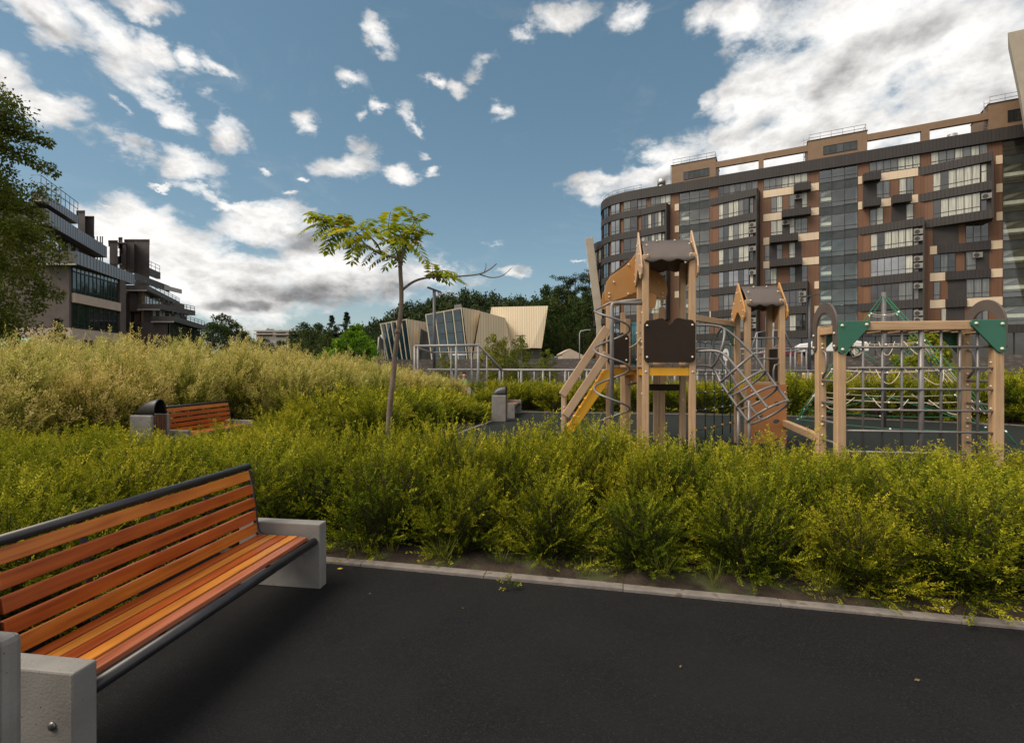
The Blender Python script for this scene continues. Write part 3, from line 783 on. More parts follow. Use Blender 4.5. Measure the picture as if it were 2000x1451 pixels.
o = part('climbing_wall', MB().add(vv, ff), 'board_terracotta', tow2)
bolts(o, [(x1-.03, -.08, z) for z in (.2, .45, .8, 1.08)]+[(.05, -.08, z) for z in (.2, 1.1)]+[(x1+.005, -.06, z) for z in (.25,.35,.7,.76,1.0,1.06,1.2)], .014)
d = MB().box(.06, a2-.06, .06, a2-.06, 1.22, 1.27); part('deck', d, 'board_beige', tow2)
part('deck_beam', MB().box(-.03, .03, .055, a2-.055, 1.05, 1.20), 'board_yellow', tow2, .004)
part('side_panel', MB().box(a2-.02, a2+.02, .06, a2-.06, 1.28, 1.92), 'board_dark', tow2, .006)
m = MB()
for z in (2.12, 1.72): m.tube([(-.05, 0, z), (a2+.05, 0, z)], .016, 8)
part('safety_rail', m, 'tube_grey', tow2)
hp = [(a2-.06, -.02, 1.62), (a2-.14, -.05, 1.60), (a2-.17, -.06, 1.50), (a2-.17, -.06, 1.36), (a2-.14, -.05, 1.26), (a2-.06, -.02, 1.24)]
part('handle', MB().tube(hp, .016, 8), 'tube_grey', tow2)
# ---- rope wall and top beam between the two towers ----
A = Vector((3.17, 8.62, 0)); B = T2+UX*a2-UY*.06+Vector((0,0,0))
net = thing('rope_climbing_wall', 'dark green rope grid hung under a wooden beam between the two towers', 'climbing net', A, 0)
d = B-A
part('top_beam', MB().beam(Vector((0,0,2.44)), d+Vector((0,0,2.44)), .10, .11), 'beam_wood', net, .012)
g_ = MB().prism([d*.97+Vector((0,0,2.38)), d*.72+Vector((0,0,2.38)), d*.97+Vector((0,0,1.98))], (0, -.03, 0)); part('gusset', g_, 'board_green', net)
m = MB(); ck = MB(); ob = MB()
xs = [.10, .30, .50, .70, .90]; zs = [.42, .78, 1.10, 1.42, 2.02]
for q in xs: m.tube([d*q+Vector((0,0,2.39)), d*q+Vector((0,0,.22))], .009, 6)
for z in zs: m.tube([Vector((0,0,z)), d*.5+Vector((0,0,z-.015)), d+Vector((0,0,z))], .009, 6)
part('rope_grid', m, 'rope_dark', net)
for q in xs:
    for z in zs[1:]: ck.ball(d*q+Vector((0,0,z)), .018, 0, 6, 4)
    ob.ball(d*q+Vector((0,0,.42)), .03, 0, 6, 4)
part('rope_joints', ck, 'bolt_cap', net); part('rope_anchors', ob, 'clip_orange', net)

# ---- climbing frame ----
FL = Vector((4.58, 6.80, 0)); W3 = inv(FL); Lf, Wf = 1.94, .545
fr = thing('climbing_frame', 'square wooden climbing frame with grey bar grid and green corner plates', 'climbing frame', FL, ANG)
for x, y in ((0,0), (Lf,0), (0,Wf), (Lf,Wf)): post(fr, x, y, 0, 2.17, .118)
for y in (0, Wf):
    part('top_beam', MB().box(.059, Lf-.059, y-.05, y+.05, 2.06, 2.185), 'beam_wood', fr, .012)
for x in (0, Lf): part('end_beam', MB().box(x-.045, x+.045, .059, Wf-.059, 2.03, 2.13), 'beam_wood', fr, .01)
for i in range(6):
    x = .28+i*.28; part('monkey_rung', MB().tube([(x, .05, 2.085), (x, Wf-.05, 2.085)], .02, 8), 'tube_grey', fr)
    part('top_slat', MB().box(x+.05, x+.19, .06, Wf-.06, 2.055, 2.075), 'board_beige', fr)
for xs_, s in ((-.06, 1), (Lf+.06, -1)):
    for y, th in ((-.085, .028), (Wf+.060, .028)):
        P = [(xs_, y, 2.19), (xs_+s*.40, y, 2.19), (xs_+s*.42, y, 2.16), (xs_+s*.41, y, 2.12), (xs_+s*.10, y, 1.76), (xs_+s*.04, y, 1.74), (xs_, y, 1.77)]
        o = part('corner_plate', MB().prism(P, (0, th, 0)), 'board_green', fr, .006)
        if y < 0: bolts(o, [(xs_+s*.05, y-.004, 2.13), (xs_+s*.36, y-.004, 2.14), (xs_+s*.055, y-.004, 1.80)], .022)
for x in (-.080, Lf+.055):
    P = []; n = 20; ro, ri = .355, .24; zc = 2.14; yc = Wf/2
    outer = [(yc+ro*math.cos(math.pi*i/n), zc+(ro*1.0)*math.sin(math.pi*i/n)) for i in range(n+1)]
    inner = [(yc+ri*math.cos(math.pi*i/n), zc-.06+(ri*1.1)*math.sin(math.pi*i/n)) for i in range(n+1)][::-1]
    ly = [(yc-ro, 1.84), (yc-ro+.03, 1.79), (yc-ri-.03, 1.79), (yc-ri, 1.84)]; ry = [(yc+ri, 1.84), (yc+ri+.03, 1.79), (yc+ro-.03, 1.79), (yc+ro, 1.84)]
    poly = [(x, y, z) for y, z in outer+ly+inner+ry]
    o = part('arch_board', MB().prism(poly, (.026, 0, 0)), 'board_brown', fr, .005)
    bolts(o, [(x-.003, yc+s*(ro-.055), z) for s in (1,-1) for z in (2.03, 1.85)], .018)
zb = [1.83, 1.545, 1.255, .965, .675, .385]
for z in zb: part('grid_bar', MB().tube([(-.02, -.025, z), (Lf+.02, -.025, z)], .0155, 8), 'tube_grey', fr)
for i, x in enumerate((.30, .545, .79, 1.03, 1.275, 1.505, 1.72)):
    part('grid_bar', MB().tube([(x, 0, 2.06), (x, 0, .385 if i not in (3,) else .0)], .0165 if i != 3 else .034, 8), 'tube_grey', fr)
for x in (0, Lf):
    for z in (1.36, 1.04, .76, .48): part('rung', MB().tube([(x, -.0, z), (x, Wf, z)], .018, 8), 'tube_grey', fr)
    h = [(x-.0, Wf-.07, 1.80), (x+.0, Wf-.16, 1.76), (x, Wf-.18, 1.65), (x, Wf-.17, 1.5), (x, Wf-.07, 1.40)]
    part('handle', MB().tube(h, .016, 8), 'tube_grey', fr)
bolts(fr, [(0, Wf-.063, z) for z in (1.9, 1.84, 1.46, 1.4, 1.3, .98, .82, .7, .54, .2)]+[(Lf, Wf-.063, z) for z in (1.9, 1.84, 1.46, 1.4, 1.3, .98, .82, .7, .54)]+[(Lf-.062, 0, z) for z in (1.62, 1.5, 1.3, 1.0)]+[(0.062, 0, z) for z in (1.5, 1.2)], .015)
A = W3(T2+UY*(a2+.05)+Vector((0,0,.49))); B = Vector((-.04, Wf, .50))
part('balance_beam', MB().beam(A, B, .10, .12), 'beam_wood', fr, .012)

# ---- rope pyramid ----
MC = Vector((9.63, 12.6, 0)); pyr = thing('rope_pyramid', 'green rope climbing pyramid on a grey mast behind the climbing frame', 'climbing pyramid', MC, 0)
top = Vector((0, 0, 3.42)); part('mast', MB().tube([(0,0,0), (0,0,3.5)], .055, 12), 'mast_grey', pyr)
anch = [Vector((.5,-2.85,0)), Vector((2.75,.35,0)), Vector((-.45,2.95,0)), Vector((-2.55,-.25,0))]
m = MB()
for a in anch:
    for sft in (-.04, .04): m.tube([top+Vector((sft,0,0)), top.lerp(a, .5)+Vector((sft*3, sft, .0)), a+Vector((sft,sft,0))], .011, 6)
part('guy_ropes', m, 'rope_green', pyr)
m = MB(); m2 = MB(); ck = MB()
for t in (.14, .36, .56, .76, .93):
    ring = [top.lerp(a, t) for a in anch]
    for i in range(4):
        p, q = ring[i], ring[(i+1) % 4]; md = (p+q)/2-Vector((0,0,.05+.05*t))
        (m if t > .9 else m2).tube([p, p.lerp(md,.5)-Vector((0,0,.02)), md, md.lerp(q,.5)-Vector((0,0,.02)), q], .010, 6)
        ck.ball(p, .03, 0, 6, 4); ck.ball(md, .024, 0, 6, 4)
for t, t2 in ((.36,.56), (.56,.76), (.76,.93)):
    for i in range(4):
        p, q = top.lerp(anch[i], t), top.lerp(anch[(i+1) % 4], t); r_, s_ = top.lerp(anch[i], t2), top.lerp(anch[(i+1) % 4], t2)
        for k_ in range(3):
            u0 = p.lerp(q, (k_+.2)/3); u1 = r_.lerp(s_, (k_+.5)/3); u2 = p.lerp(q, (k_+.85)/3)
            P = []
            for s in range(9):
                w_ = s/8; P.append(u0*(1-w_)**2+u1*2*w_*(1-w_)+u2*w_*w_)
            m2.tube(P, .010, 6)
        if t < .5: m.tube([p, r_.lerp(s_, .5)], .009, 6); m.tube([q, r_.lerp(s_, .5)], .009, 6)
        if t > .7: m.tube([top.lerp(anch[i], t2), Vector((0,0,top.z*(1-t)))], .009, 6)
part('green_net', m, 'rope_green', pyr); part('beige_net', m2, 'rope_beige', pyr); part('rope_clips', ck, 'clip_white', pyr)

# ------------------------------------------------------------------ railing, yard things
rl = thing('steel_railing', 'long grey steel railing of round posts along the far side of the playground', 'railing', at(815, 722, 20.5)*1, 0)
O = Vector(rl.location); rl.location = (O.x, O.y, 0)
def rp(px, Y=20.5): return (px-1000)/F*Y-O.x
m = MB().tube([(rp(835), 0, 1.46), (rp(1602), 0, 1.40)], .055, 8); part('top_rail', m, 'rail_steel', rl)
for px in (890.5,933,976,1018,1060.6,1104,1146,1189,1232,1275,1318,1362,1405,1448,1491,1534,1577): part('rail_post', MB().tube([(rp(px), 0, 0), (rp(px), 0, 1.46)], .055, 8), 'rail_steel', rl)
for px in (881.6,921.5,951,982,1012.7,1044,1075,1112,1135,1165,1208,1250,1340,1384,1397,1470,1510,1555): part('baluster', MB().tube([(rp(px), .25, 0), (rp(px), .25, 1.46)], .028, 6), 'rail_steel', rl)
rr = thing('ramp_railing', 'raised grey steel handrail frame stepping down before the glass fronted building', 'railing', (O.x, 20.0, 0), 0)
def r2(px, py, Y=20.0): 
    q = at(px, py, Y); return Vector((q.x-O.x, Y-20.0, q.z))
m = MB().tube([r2(810,676), r2(935,674), r2(980,723)], .055, 8).tube([r2(810,678), r2(848,690, 21.5)], .04, 6); part('top_rail', m, 'rail_steel', rr)
part('mid_rail', MB().tube([r2(848,688), r2(952,688)], .03, 6), 'rail_steel', rr)
part('mid_rail', MB().tube([r2(884,693), r2(913,693)], .03, 6), 'clip_white', rr)
for px, r_ in ((810,.05), (816,.05), (881,.03), (891,.055), (921,.03), (934,.055), (951,.028)): 
    q = r2(px, 676 if px < 940 else 692); part('rail_post', MB().tube([(q.x, 0, 0), (q.x, 0, q.z)], r_, 8), 'rail_steel', rr)
# T lamps
def lamp(px, top, Y, label, arm=.55, tilt=0, z0=0):
    p = at(px, top, Y); t = thing('street_lamp', label, 'street lamp', (p.x, Y, z0), 0, None)
    part('pole', MB().tube([(0,0,0), (0,0,p.z-z0)], .07, 8), 'lamp_dark', t)
    part('lamp_head', MB().beam((-arm, -.3*arm, p.z-z0+.02+tilt), (arm, .3*arm, p.z-z0+.02-tilt), .16, .06), 'lamp_dark', t); return t
lamp(848, 567, 21.6, 'dark street lamp with a flat T head beside the young tree', .29, .10)
lamp(1581, 579, 24, 'dark street lamp with a flat T head left of the climbing frame', .45, -.10)
lamp(1017, 656, 54, 'small T headed lamp in front of the ribbed beige wall', .6, 0, 2.3)
p = at(1132, 700, 50); t = thing('street_lamp', 'thin lamp with a curved arm before the dark pines', 'street lamp', (p.x, 50, 2.3))
part('pole', MB().tube([(0,0,0), (0,0,2.7), (.1,0,3.0), (.7,0,3.1)], .05, 8), 'lamp_light', t); part('lamp_head', MB().beam((.5,0,3.12), (1.1,0,3.14), .2, .08), 'lamp_light', t)
# steel house frame gym
G0 = at(1468, 720, 24); gy = thing('steel_play_frame', 'open grey steel tube play frame with pitched top behind the small tower', 'play frame', (G0.x, 24, 0))
def gq(px, py, Y=24): 
    q = at(px, py, Y); return Vector((q.x-G0.x, Y-24, q.z))
m = MB()
for pp in ([(1468,682), (1478,650), (1497,646), (1497,750)], [(1478,650), (1478,750)], [(1510,752), (1510,646), (1530,642), (1546,680)], [(1440,682), (1577,680)], [(1448,692), (1560,684), (1577,680)], [(1493,682), (1493,752)], [(1544,680), (1544,752)], [(1553,680), (1553,752)], [(1575,680), (1575,752)], [(1566,686), (1566,740)], [(1445,683), (1445,752)]):
    m.tube([gq(*q) for q in pp], .045, 6)
part('tube_frame', m, 'rail_steel', gy)
part('play_panel', MB().prism([gq(*q, 24.2) for q in ((1558,692), (1568,690), (1571,700), (1566,712), (1558,711), (1560,702))], (0,.04,0)), 'board_orange', gy)
# low play fence with beads
Q0 = at(1535, 740, 21); pf = thing('play_fence', 'low wooden play fence with green rails and red slats behind the hedge', 'fence', (Q0.x, 21, 0))
for px, tpy in ((1549,727), (1570,728), (1583,728), (1488,731), (1600,730)):
    q = at(px, tpy, 21); part('fence_post', MB().tube([(q.x-Q0.x, 0, 0), (q.x-Q0.x, 0, q.z-.03), (q.x-Q0.x, 0, q.z)], [.075, .075, .05], 10), 'post_wood', pf)
for py in (737, 757): 
    a, b = at(1478, py, 21), at(1601, py, 21); part('fence_rail', MB().beam((a.x-Q0.x, 0, a.z), (b.x-Q0.x, 0, b.z), .03, .09 if py < 740 else .05), 'rope_green', pf)
mat('red_paint', (.30,.03,.015,1), None, 5, .5)
for px in (1553, 1556.5, 1562, 1565, 1590, 1594, 1480, 1494): 
    a = at(px, 738, 21); part('fence_slat', MB().box(a.x-Q0.x-.03, a.x-Q0.x+.03, -.015, .015, .75, a.z), 'red_paint', pf)
# spring seat with oval board
p = at(1418, 700, 19.5); s_ = thing('spring_rider', 'white oval board play rider on a spring post near the rope grid', 'spring rider', (p.x, 19.5, 0))
mat('white_paint', (.62,.61,.60,1), None, 5, .5)
ov = [(.115*math.cos(2*math.pi*i/24), 0, 2.06+.25*math.sin(2*math.pi*i/24)) for i in range(24)]
part('oval_board', MB().prism(ov, (0,.03,0)), 'white_paint', s_)
part('arrow', MB().prism([(-.06,-.006,2.10), (-.02,-.006,2.10), (-.02,-.006,1.98), (.02,-.006,1.98), (.02,-.006,2.10), (.06,-.006,2.10), (0,-.006,2.17)], (0,.004,0)), 'lamp_dark', s_)
part('post', MB().tube([(0,.015,0), (0,.015,1.82)], .035, 8), 'rail_steel', s_)
# ------------------------------------------------------------------ building materials
mat_ribs('clad_dark', (.019,.0145,.015,1), (.030,.023,.023,1), 0, .34, .6, 0, .6, .82, .6)
mat_ribs('clad_brown', (.115,.050,.024,1), (.155,.069,.033,1), 0, .62, .6, 0, .3, .96, .6)
mat_ribs('clad_cream', (.56,.44,.32,1), (.62,.49,.36,1), 0, .85, .6, 0, .3, .97, .35)
mat('penthouse_brown', (.17,.105,.062,1), (.20,.125,.075,1), 1.5, .7)
mat('frame_dark', (.020,.017,.017,1), None, 5, .4)
mat('recess_dark', (.022,.018,.018,1), (.035,.028,.028,1), .6, .7)  # shade of the recesses put into the colour; also used on roofs and grilles
mat('stair_white', (.74,.74,.66,1), None, 5, .7); mat('stair_grey', (.22,.225,.20,1), (.32,.325,.29,1), .5, .8)
mat('ac_white', (.17,.165,.155,1), None, 5, .6)
mat('steel_bright', (.42,.42,.41,1), None, 5, .35, metal=.7)
def glass(name, c, rough=.03, ior=1.9, curtain=False):
    m, nt, p, out = newmat(name)
    tc = nt.new('ShaderNodeTexCoord'); nz = nt.new('ShaderNodeTexNoise'); mp = nt.new('ShaderNodeMapping')
    mp.inputs['Scale'].default_value = (5, 5, .25) if curtain else (.5, .5, .6); nt.link(tc.outputs['Object'], mp.inputs[0]); nt.link(mp.outputs[0], nz.inputs['Vector'])
    nz.inputs['Scale'].default_value = 1.6; nz.inputs['Detail'].default_value = 3
    nt.link(nt.ramp(nz.outputs[0], [(.35, tuple(x*.66 for x in c[:3])+(1,)), (.65, tuple(min(1,x*1.2) for x in c[:3])+(1,))]), p.inputs['Base Color'])
    p.inputs['Roughness'].default_value = rough; p.inputs['IOR'].default_value = ior
    n2 = nt.new('ShaderNodeTexNoise'); n2.inputs['Scale'].default_value = .35; nt.link(tc.outputs['Object'], n2.inputs['Vector'])
    b = nt.new('ShaderNodeBump'); b.inputs['Strength'].default_value = .06; b.inputs['Distance'].default_value = .3; nt.link(n2.outputs[0], b.inputs['Height']); nt.link(b.outputs[0], p.inputs['Normal'])
    return m
glass('pane_curtain', (.40,.40,.35,1), .08, 1.6, True)
glass('pane_grey', (.115,.118,.115,1), .05, 1.8, True)
glass('pane_dark', (.018,.019,.019,1), .03, 1.9)
glass('pane_mirror', (.03,.034,.036,1), .02, 3.4)
glass('spandrel', (.040,.046,.046,1), .12, 1.5)
glass('pane_teal', (.006,.05,.068,1), .03, 1.8)
glass('pane_blue', (.05,.07,.085,1), .02, 2.8)
m, nt_, p, out = newmat('pane_clear')
tr = nt_.new('ShaderNodeBsdfTransparent'); tr.inputs[0].default_value = (.86,.90,.87,1)
gl = nt_.new('ShaderNodeBsdfGlossy'); gl.inputs['Roughness'].default_value = .02
lw_ = nt_.new('ShaderNodeLayerWeight'); lw_.inputs[0].default_value = .5; fq0 = nt_.math('MULTIPLY_ADD', nt_.math('POWER', lw_.outputs['Facing'], 3.0), .75, .16, True)
mx = nt_.new('ShaderNodeMixShader'); nt_.link(fq0, mx.inputs[0]); nt_.link(tr.outputs[0], mx.inputs[1]); nt_.link(gl.outputs[0], mx.inputs[2]); nt_.link(mx.outputs[0], out.inputs[0])

PM = ['pane_curtain', 'pane_grey', 'pane_dark', 'pane_mirror', 'spandrel', 'pane_blue']
def window(parent, ox, oy, ang, wd, z0, z1, n, mix, rng, lower=.26, fr=.055, inset=0.0, name='window'):
    """n panes in a row; local frame: from (ox,oy) along ang; the outside is on the -y side of that frame"""
    ca, sa = math.cos(ang), math.sin(ang)
    T = lambda x, y, z: (ox+x*ca-y*sa, oy+x*sa+y*ca, z)
    def bx(mb, x0, x1, y0, y1, a, b, mi=0):
        k = len(mb.v); mb.box(x0, x1, y0, y1, a, b, mi); mb.v[k:] = [T(*v) for v in mb.v[k:]]
    f = MB(); hw = fr/2
    bx(f, 0, wd, -.03, .05, z0, z0+fr); bx(f, 0, wd, -.03, .05, z1-fr, z1)
    for i in range(n+1):
        x = wd*i/n; bx(f, max(0, x-hw), min(wd, x+hw), -.033, .05, z0+fr, z1-fr)
    zl = z0+(z1-z0)*lower
    if lower:
        for i in range(n): bx(f, wd*i/n+hw, wd*(i+1)/n-hw, -.028, .045, zl-hw*.8, zl+hw*.8)
    w_ = part(name, f, 'frame_dark', parent)
    g = MB()
    for i in range(n):
        mi = PM.index(rng.choice(mix)); a, b = wd*i/n+hw*.6, wd*(i+1)/n-hw*.6
        for (q0, q1) in (((z0, zl), (zl, z1)) if lower else ((z0, z1),)):
            tl = rng.uniform(-.006, .006)
            g.add([T(a, .012+tl, q0), T(b, .012-tl, q0), T(b, .012-tl, q1), T(a, .012+tl, q1)], [(0,1,2,3)], mi)
    part('pane', g, PM, w_)
    return w_

# ------------------------------------------------------------------ apartment building on the right
AP = Vector((23.1, 70.8, 0)); ARZ = -math.atan2(.467, .8845); WA = inv(AP, ARZ)
apt = thing('apartment_building', 'long brown and dark apartment block with stacked slanting balconies and glass stairwells', 'apartment block', AP, ARZ)
rng = random.Random(11)
def S(px, out=0.0):
    r = (px-1000)/F
    return (r*(70.8-.8845*out)-23.1+.467*out)/(.8845+.467*r)
def Zf(px, py, out=0.0):
    s = S(px, out); Y = 70.8-.467*s-.8845*out; return H+(HY-py)/F*Y
FH = 3.15; ZB = lambda k: 25.2-FH*k; BH = .95; GZ = 2.3
def win_zone(k): return ZB(k), ((ZB(k-1)-BH) if k else 26.75)
g1, g2, g3 = (S(1327), S(1386)), (S(1600), S(1675.5)), (S(1958.5), S(1958.5)+6.4)
EX = g3[1]+7
wl = MB()
segs = [(-4.3, g1[0]), (g1[1], g2[0]), (g2[1], g3[0]), (g3[1], EX)]
for a, b in segs: wl.box(a, b, 0, 14, GZ, 26.8)
part('wall', wl, 'clad_brown', apt)
# parapet
part('parapet', MB().box(-4.3, EX, -.35, .6, 26.75, 28.15), 'clad_dark', apt)
part('roof', MB().box(-4.3, EX, .61, 14, 26.9, 27.3), 'recess_dark', apt)
# glass stairwells
for a, b in (g1, g2, g3):
    st = MB(); wd = b-a
    for k in range(9):
        zf = ZB(k)-.35-1.55
        if zf < GZ: break
        st.prism([(a+.25, .5, zf+.55), (a+wd*.62, .5, zf+2.0), (a+wd*.62, .5, zf+1.65), (a+.25, .5, zf+.2)], (0, .9, 0))
        for j in range(7):
            x = a+.3+wd*.6*j/7; z = zf+.32+1.42*j/7
            st.box(x, x+.2, .48, .9, z, z+.24)
        st.box(a+.2, a+wd*.33, .45, 1.9, zf-.42, zf-.02)
        st.box(a+wd*.66, b-.2, .5, 1.9, zf+1.62, zf+1.74)
    o = part('stair', st, 'stair_white', apt)
    part('stairwell_back', MB().box(a, b, 2.2, 2.4, GZ, 26.7).box(a-.0, a+.05, .2, 2.2, GZ, 26.7).box(b-.05, b, .2, 2.2, GZ, 26.7), 'stair_grey', apt)
    fr = MB(); gl = MB(); n = 3
    for i in range(n+1): fr.box(a+wd*i/n-.035, a+wd*i/n+.035, .0, .1, GZ, 26.72)
    for k in range(9):
        zt = ZB(k)-.1; zm = zt-BH-.1
        if zt < GZ+1: break
        hi = (ZB(k-1)-.1-BH-.1) if k else 26.72
        for i in range(n):
            x0, x1 = a+wd*i/n+.03, a+wd*(i+1)/n-.03; t = rng.uniform(-.006, .006); u = rng.uniform(-.006,.006)
            gl.add([(x0, .05+t, zt), (x1, .05-t, zt), (x1, .05-t+u, hi), (x0, .05+t+u, hi)], [(0,1,2,3)], 0)
            gl.add([(x0, .05, zm), (x1, .05, zm), (x1, .05, zt), (x0, .05, zt)], [(0,1,2,3)], 1)
        for z in (zt, zm, zt+.55): fr.box(a, b, .012, .09, z-.03, z+.03)
        i = 2 if k % 2 else 2; fr.box(a+wd*.64, b-.03, -.01, .03, zt+.03, zt+.09); fr.box(a+wd*.64, b-.03, -.01, .03, zt+.50, zt+.56)
    part('stair_mullions', fr, 'frame_dark', apt); part('stair_glazing', gl, ['pane_clear', 'spandrel'], apt)
# wedge bays
def aircon(parent, x, y, z, ang=0):
    u = part('air_conditioner', MB().box(-.42, .42, -.32, 0, -.3, .3), 'ac_white', parent, .02); u.location = (x, y, z); u.rotation_euler = (0,0,ang)
    part('fan_grille', MB().cyl((-.1, -.325, 0), (0,1,0), .24, .02, 16), 'recess_dark', u)
def wedge(pxL, pxR, ks, tan=.285, nwin=6, mixes=None, bal=.17, ac=.42, plain_top=True):
    sL = S(pxL); 
    p = (S(pxR)-sL)*tan
    for _ in range(6): p = (S(pxR, p)-sL)*tan
    sR = S(pxR, p); al = math.atan(tan); A = Vector((sL, 0, 0)); B = Vector((sR, -p, 0)); C = Vector((sR+p*tan*.75, .12, 0))
    bay = MB()
    for k in ks:
        z1 = ZB(k); bay.prism([Vector((v.x, v.y, z1-BH)) for v in (A, B, C)], (0,0,BH))
    zt, zbm = ZB(ks[0]), ZB(ks[-1])-BH
    # side wall
    dd = (C-B); n = Vector((math.sin(al), math.cos(al), 0)); t = Vector((math.cos(al), -math.sin(al), 0))
    if len(ks) > 1:
        for k in ks[:-1]:
            bay.prism([Vector((v.x, v.y, ZB(k+1))) for v in (B-t*.18+n*.02, B-t*.004+n*.02, C-t*.004, C-t*.18)], (0,0,FH-BH))
    part('balcony_bay', bay, 'clad_dark', apt)
    Lw = (B-A).length
    for i, k in enumerate(ks):
        z0, z1 = (ZB(k), ZB(k)+1.5) if k == 0 else (ZB(k), ZB(k-1)-BH)
        top_open = (i == 0)
        if top_open: continue                       # the zone above the topmost band belongs to the wall behind
        mix = (mixes or {}).get(k, ['pane_curtain', 'pane_curtain', 'pane_grey', 'pane_curtain', 'pane_dark'])
        o0 = A+t*(Lw*.20)+n*.18; wd = Lw*(1-.20-bal)
        part('bay_back', MB().prism([Vector((v.x, v.y, z0)) for v in (A+n*.33+t*.3, B+n*.33-t*.2, C-t*.2)], (0,0,z1-z0)), 'recess_dark', apt)
        part('bay_wall', MB().prism([Vector((v.x, v.y, z0)) for v in (A+n*.15+t*.5, A+n*.15+t*(Lw*.20), A+n*.32+t*(Lw*.20), A+n*.32+t*.5)], (0,0,z1-z0)), 'clad_brown', apt)
        window(apt, o0.x, o0.y, -al, wd, z0+.02, z1-.05, nwin, mix, rng)
        # balcony at the right end: door window deeper in, railing bars, unit on the side wall
        q = B-t*(Lw*bal*.93)+n*.30
        window(apt, q.x, q.y, -al, Lw*bal*.42, z0+.05, z1-.12, 1, ['pane_grey', 'pane_curtain', 'pane_dark'], rng, .6)
        if rng.random() < ac:
            u = B-t*.55+n*.30; aircon(apt, u.x, u.y, z0+1.55, -al)
            if rng.random() < .7: aircon(apt, u.x, u.y, z0+.75, -al)
    return A, B, C
wedge(1240, 1301.6, [0,1,2,3,4,5], nwin=6, mixes={1: ['pane_grey','pane_curtain','pane_dark']})
wedge(1385, 1478.5, [0,1,2,3,4,5,6], nwin=6, mixes={4: ['pane_mirror','pane_mirror','pane_dark'], 5: ['pane_dark','pane_grey'], 6: ['pane_grey']})
wedge(1676, 1806, [2,3,4,5,6], nwin=6, mixes={4: ['pane_mirror','pane_mirror','pane_curtain'], 5: ['pane_dark','pane_grey','pane_dark'], 6: ['pane_dark']})
wedge(1795, 1941, [0,1,2], nwin=6)
wedge(1517, 1577, [4,5,6], tan=.33, nwin=3, mixes={5: ['pane_dark'], 6: ['pane_curtain','pane_dark']})
# flat strips, cream panels, small balconies
def flat(px0, px1, k, kind):
    a, b = S(px0), S(px1); z1 = ZB(k); z0 = z1-BH
    if kind == 'c': part('cream_panel', MB().box(a, b, -.06, -.001, z0, z1), 'clad_cream', apt)
    elif kind == 'd': part('balcony', MB().box(a, b, -1.05, -.002, z0, z1), 'clad_dark', apt)
    elif kind == 'b': part('dark_band', MB().box(a, b, -.30, -.002, z0, z1), 'clad_dark', apt)
for px0, px1, k, kd in [
    (1491,1550,0,'c'), (1551,1583,0,'d'), (1584,1599.5,0,'c'), (1491,1526.5,1,'c'), (1527,1583,1,'d'), (1584,1599.5,1,'c'),
    (1491,1502.7,2,'c'), (1503,1558,2,'d'), (1559,1599.5,2,'c'), (1491,1502.7,3,'c'), (1503,1566,3,'d'), (1567,1599.5,3,'c'), (1590.5,1599.5,4,'c'), (1590.5,1599.5,5,'c'), (1590.5,1599.5,6,'c'),
    (1676,1684,0,'c'), (1685,1718,0,'d'), (1719,1793,0,'c'), (1676,1684,1,'c'), (1685,1718,1,'d'), (1719,1740,1,'c'), (1741,1777,1,'d'), (1778,1793,1,'c'),
    (1945,1958,0,'c'), (1945.5,1958,1,'c'), (1946,1958,2,'c'), (1935,1958,3,'c'), (1935,1958,4,'c'), (1888,1958,5,'c'), (1935,1958,6,'c'),
    (1816,1830,3,'c'), (1831,1934,3,'b'), (1816,1846,4,'c'), (1847,1934,4,'b'), (1816,1846,5,'c'), (1847,1887,5,'b'), (1818,1934,6,'b'),
    (1318,1326,0,'c'), (1318,1326,1,'c'), (1318,1326,2,'c'), (1318,1326,3,'c'), (1318,1326,4,'c'), (1386,1392,5,'c'), (1386,1392,6,'c')]:
    flat(px0, px1, k, kd)
def wz(px0, px1, k, n, mix, low=.26, y=-.04, top=None):
    a, b = S(px0), S(px1); z0, z1 = win_zone(k)
    if top: z1 = z0+top
    window(apt, a, y, 0, b-a, z0+.03, z1-.04, n, mix, rng, low)
CUR = ['pane_curtain', 'pane_curtain', 'pane_grey']; DRK = ['pane_dark', 'pane_grey']
def recess_shade(px0, px1, k):
    a, b = S(px0), S(px1); z0, z1 = win_zone(k); part('loggia_shade', MB().box(a, b, -.045, -.004, z0, z1), 'recess_dark', apt)  # flat dark panel; shade of an open balcony put into its colour
    if rng.random() < .3: aircon(apt, (a+b)/2, -.05, z1-.55)
wz(1403,1480,0,7,['pane_grey','pane_dark','pane_grey']); wz(1491.5,1577,0,7,CUR); wz(1698,1797,0,7,CUR); wz(1818,1929,0,7,['pane_grey','pane_grey','pane_curtain'])
wz(1243,1263,0,2,DRK); wz(1271,1310,0,4,CUR)
wz(1506,1528,1,2,CUR); wz(1541.5,1552,1,1,['pane_grey']); recess_shade(1552.2,1566,1); wz(1566.2,1577,1,1,CUR)
wz(1506,1528,2,2,CUR); recess_shade(1528.2,1542,2); wz(1542.2,1552,2,1,CUR,.5); wz(1553,1577,2,2,['pane_grey'])
wz(1494,1503,3,1,['pane_grey']); recess_shade(1503.2,1517,3); wz(1517.2,1528,3,1,['pane_grey'],.6); wz(1541.5,1553,3,1,CUR); recess_shade(1553.2,1565,3)
wz(1494,1517,4,2,['pane_grey','pane_curtain']); wz(1542.5,1553,4,1,['pane_grey'],.5); recess_shade(1553.2,1566,4); wz(1566.2,1577,4,1,['pane_grey'])
wz(1494,1513,5,2,CUR); wz(1494,1513,6,2,CUR)
recess_shade(1685.5,1711,1); wz(1712,1738,1,2,['pane_grey']); wz(1756,1784,1,2,['pane_grey','pane_curtain'])
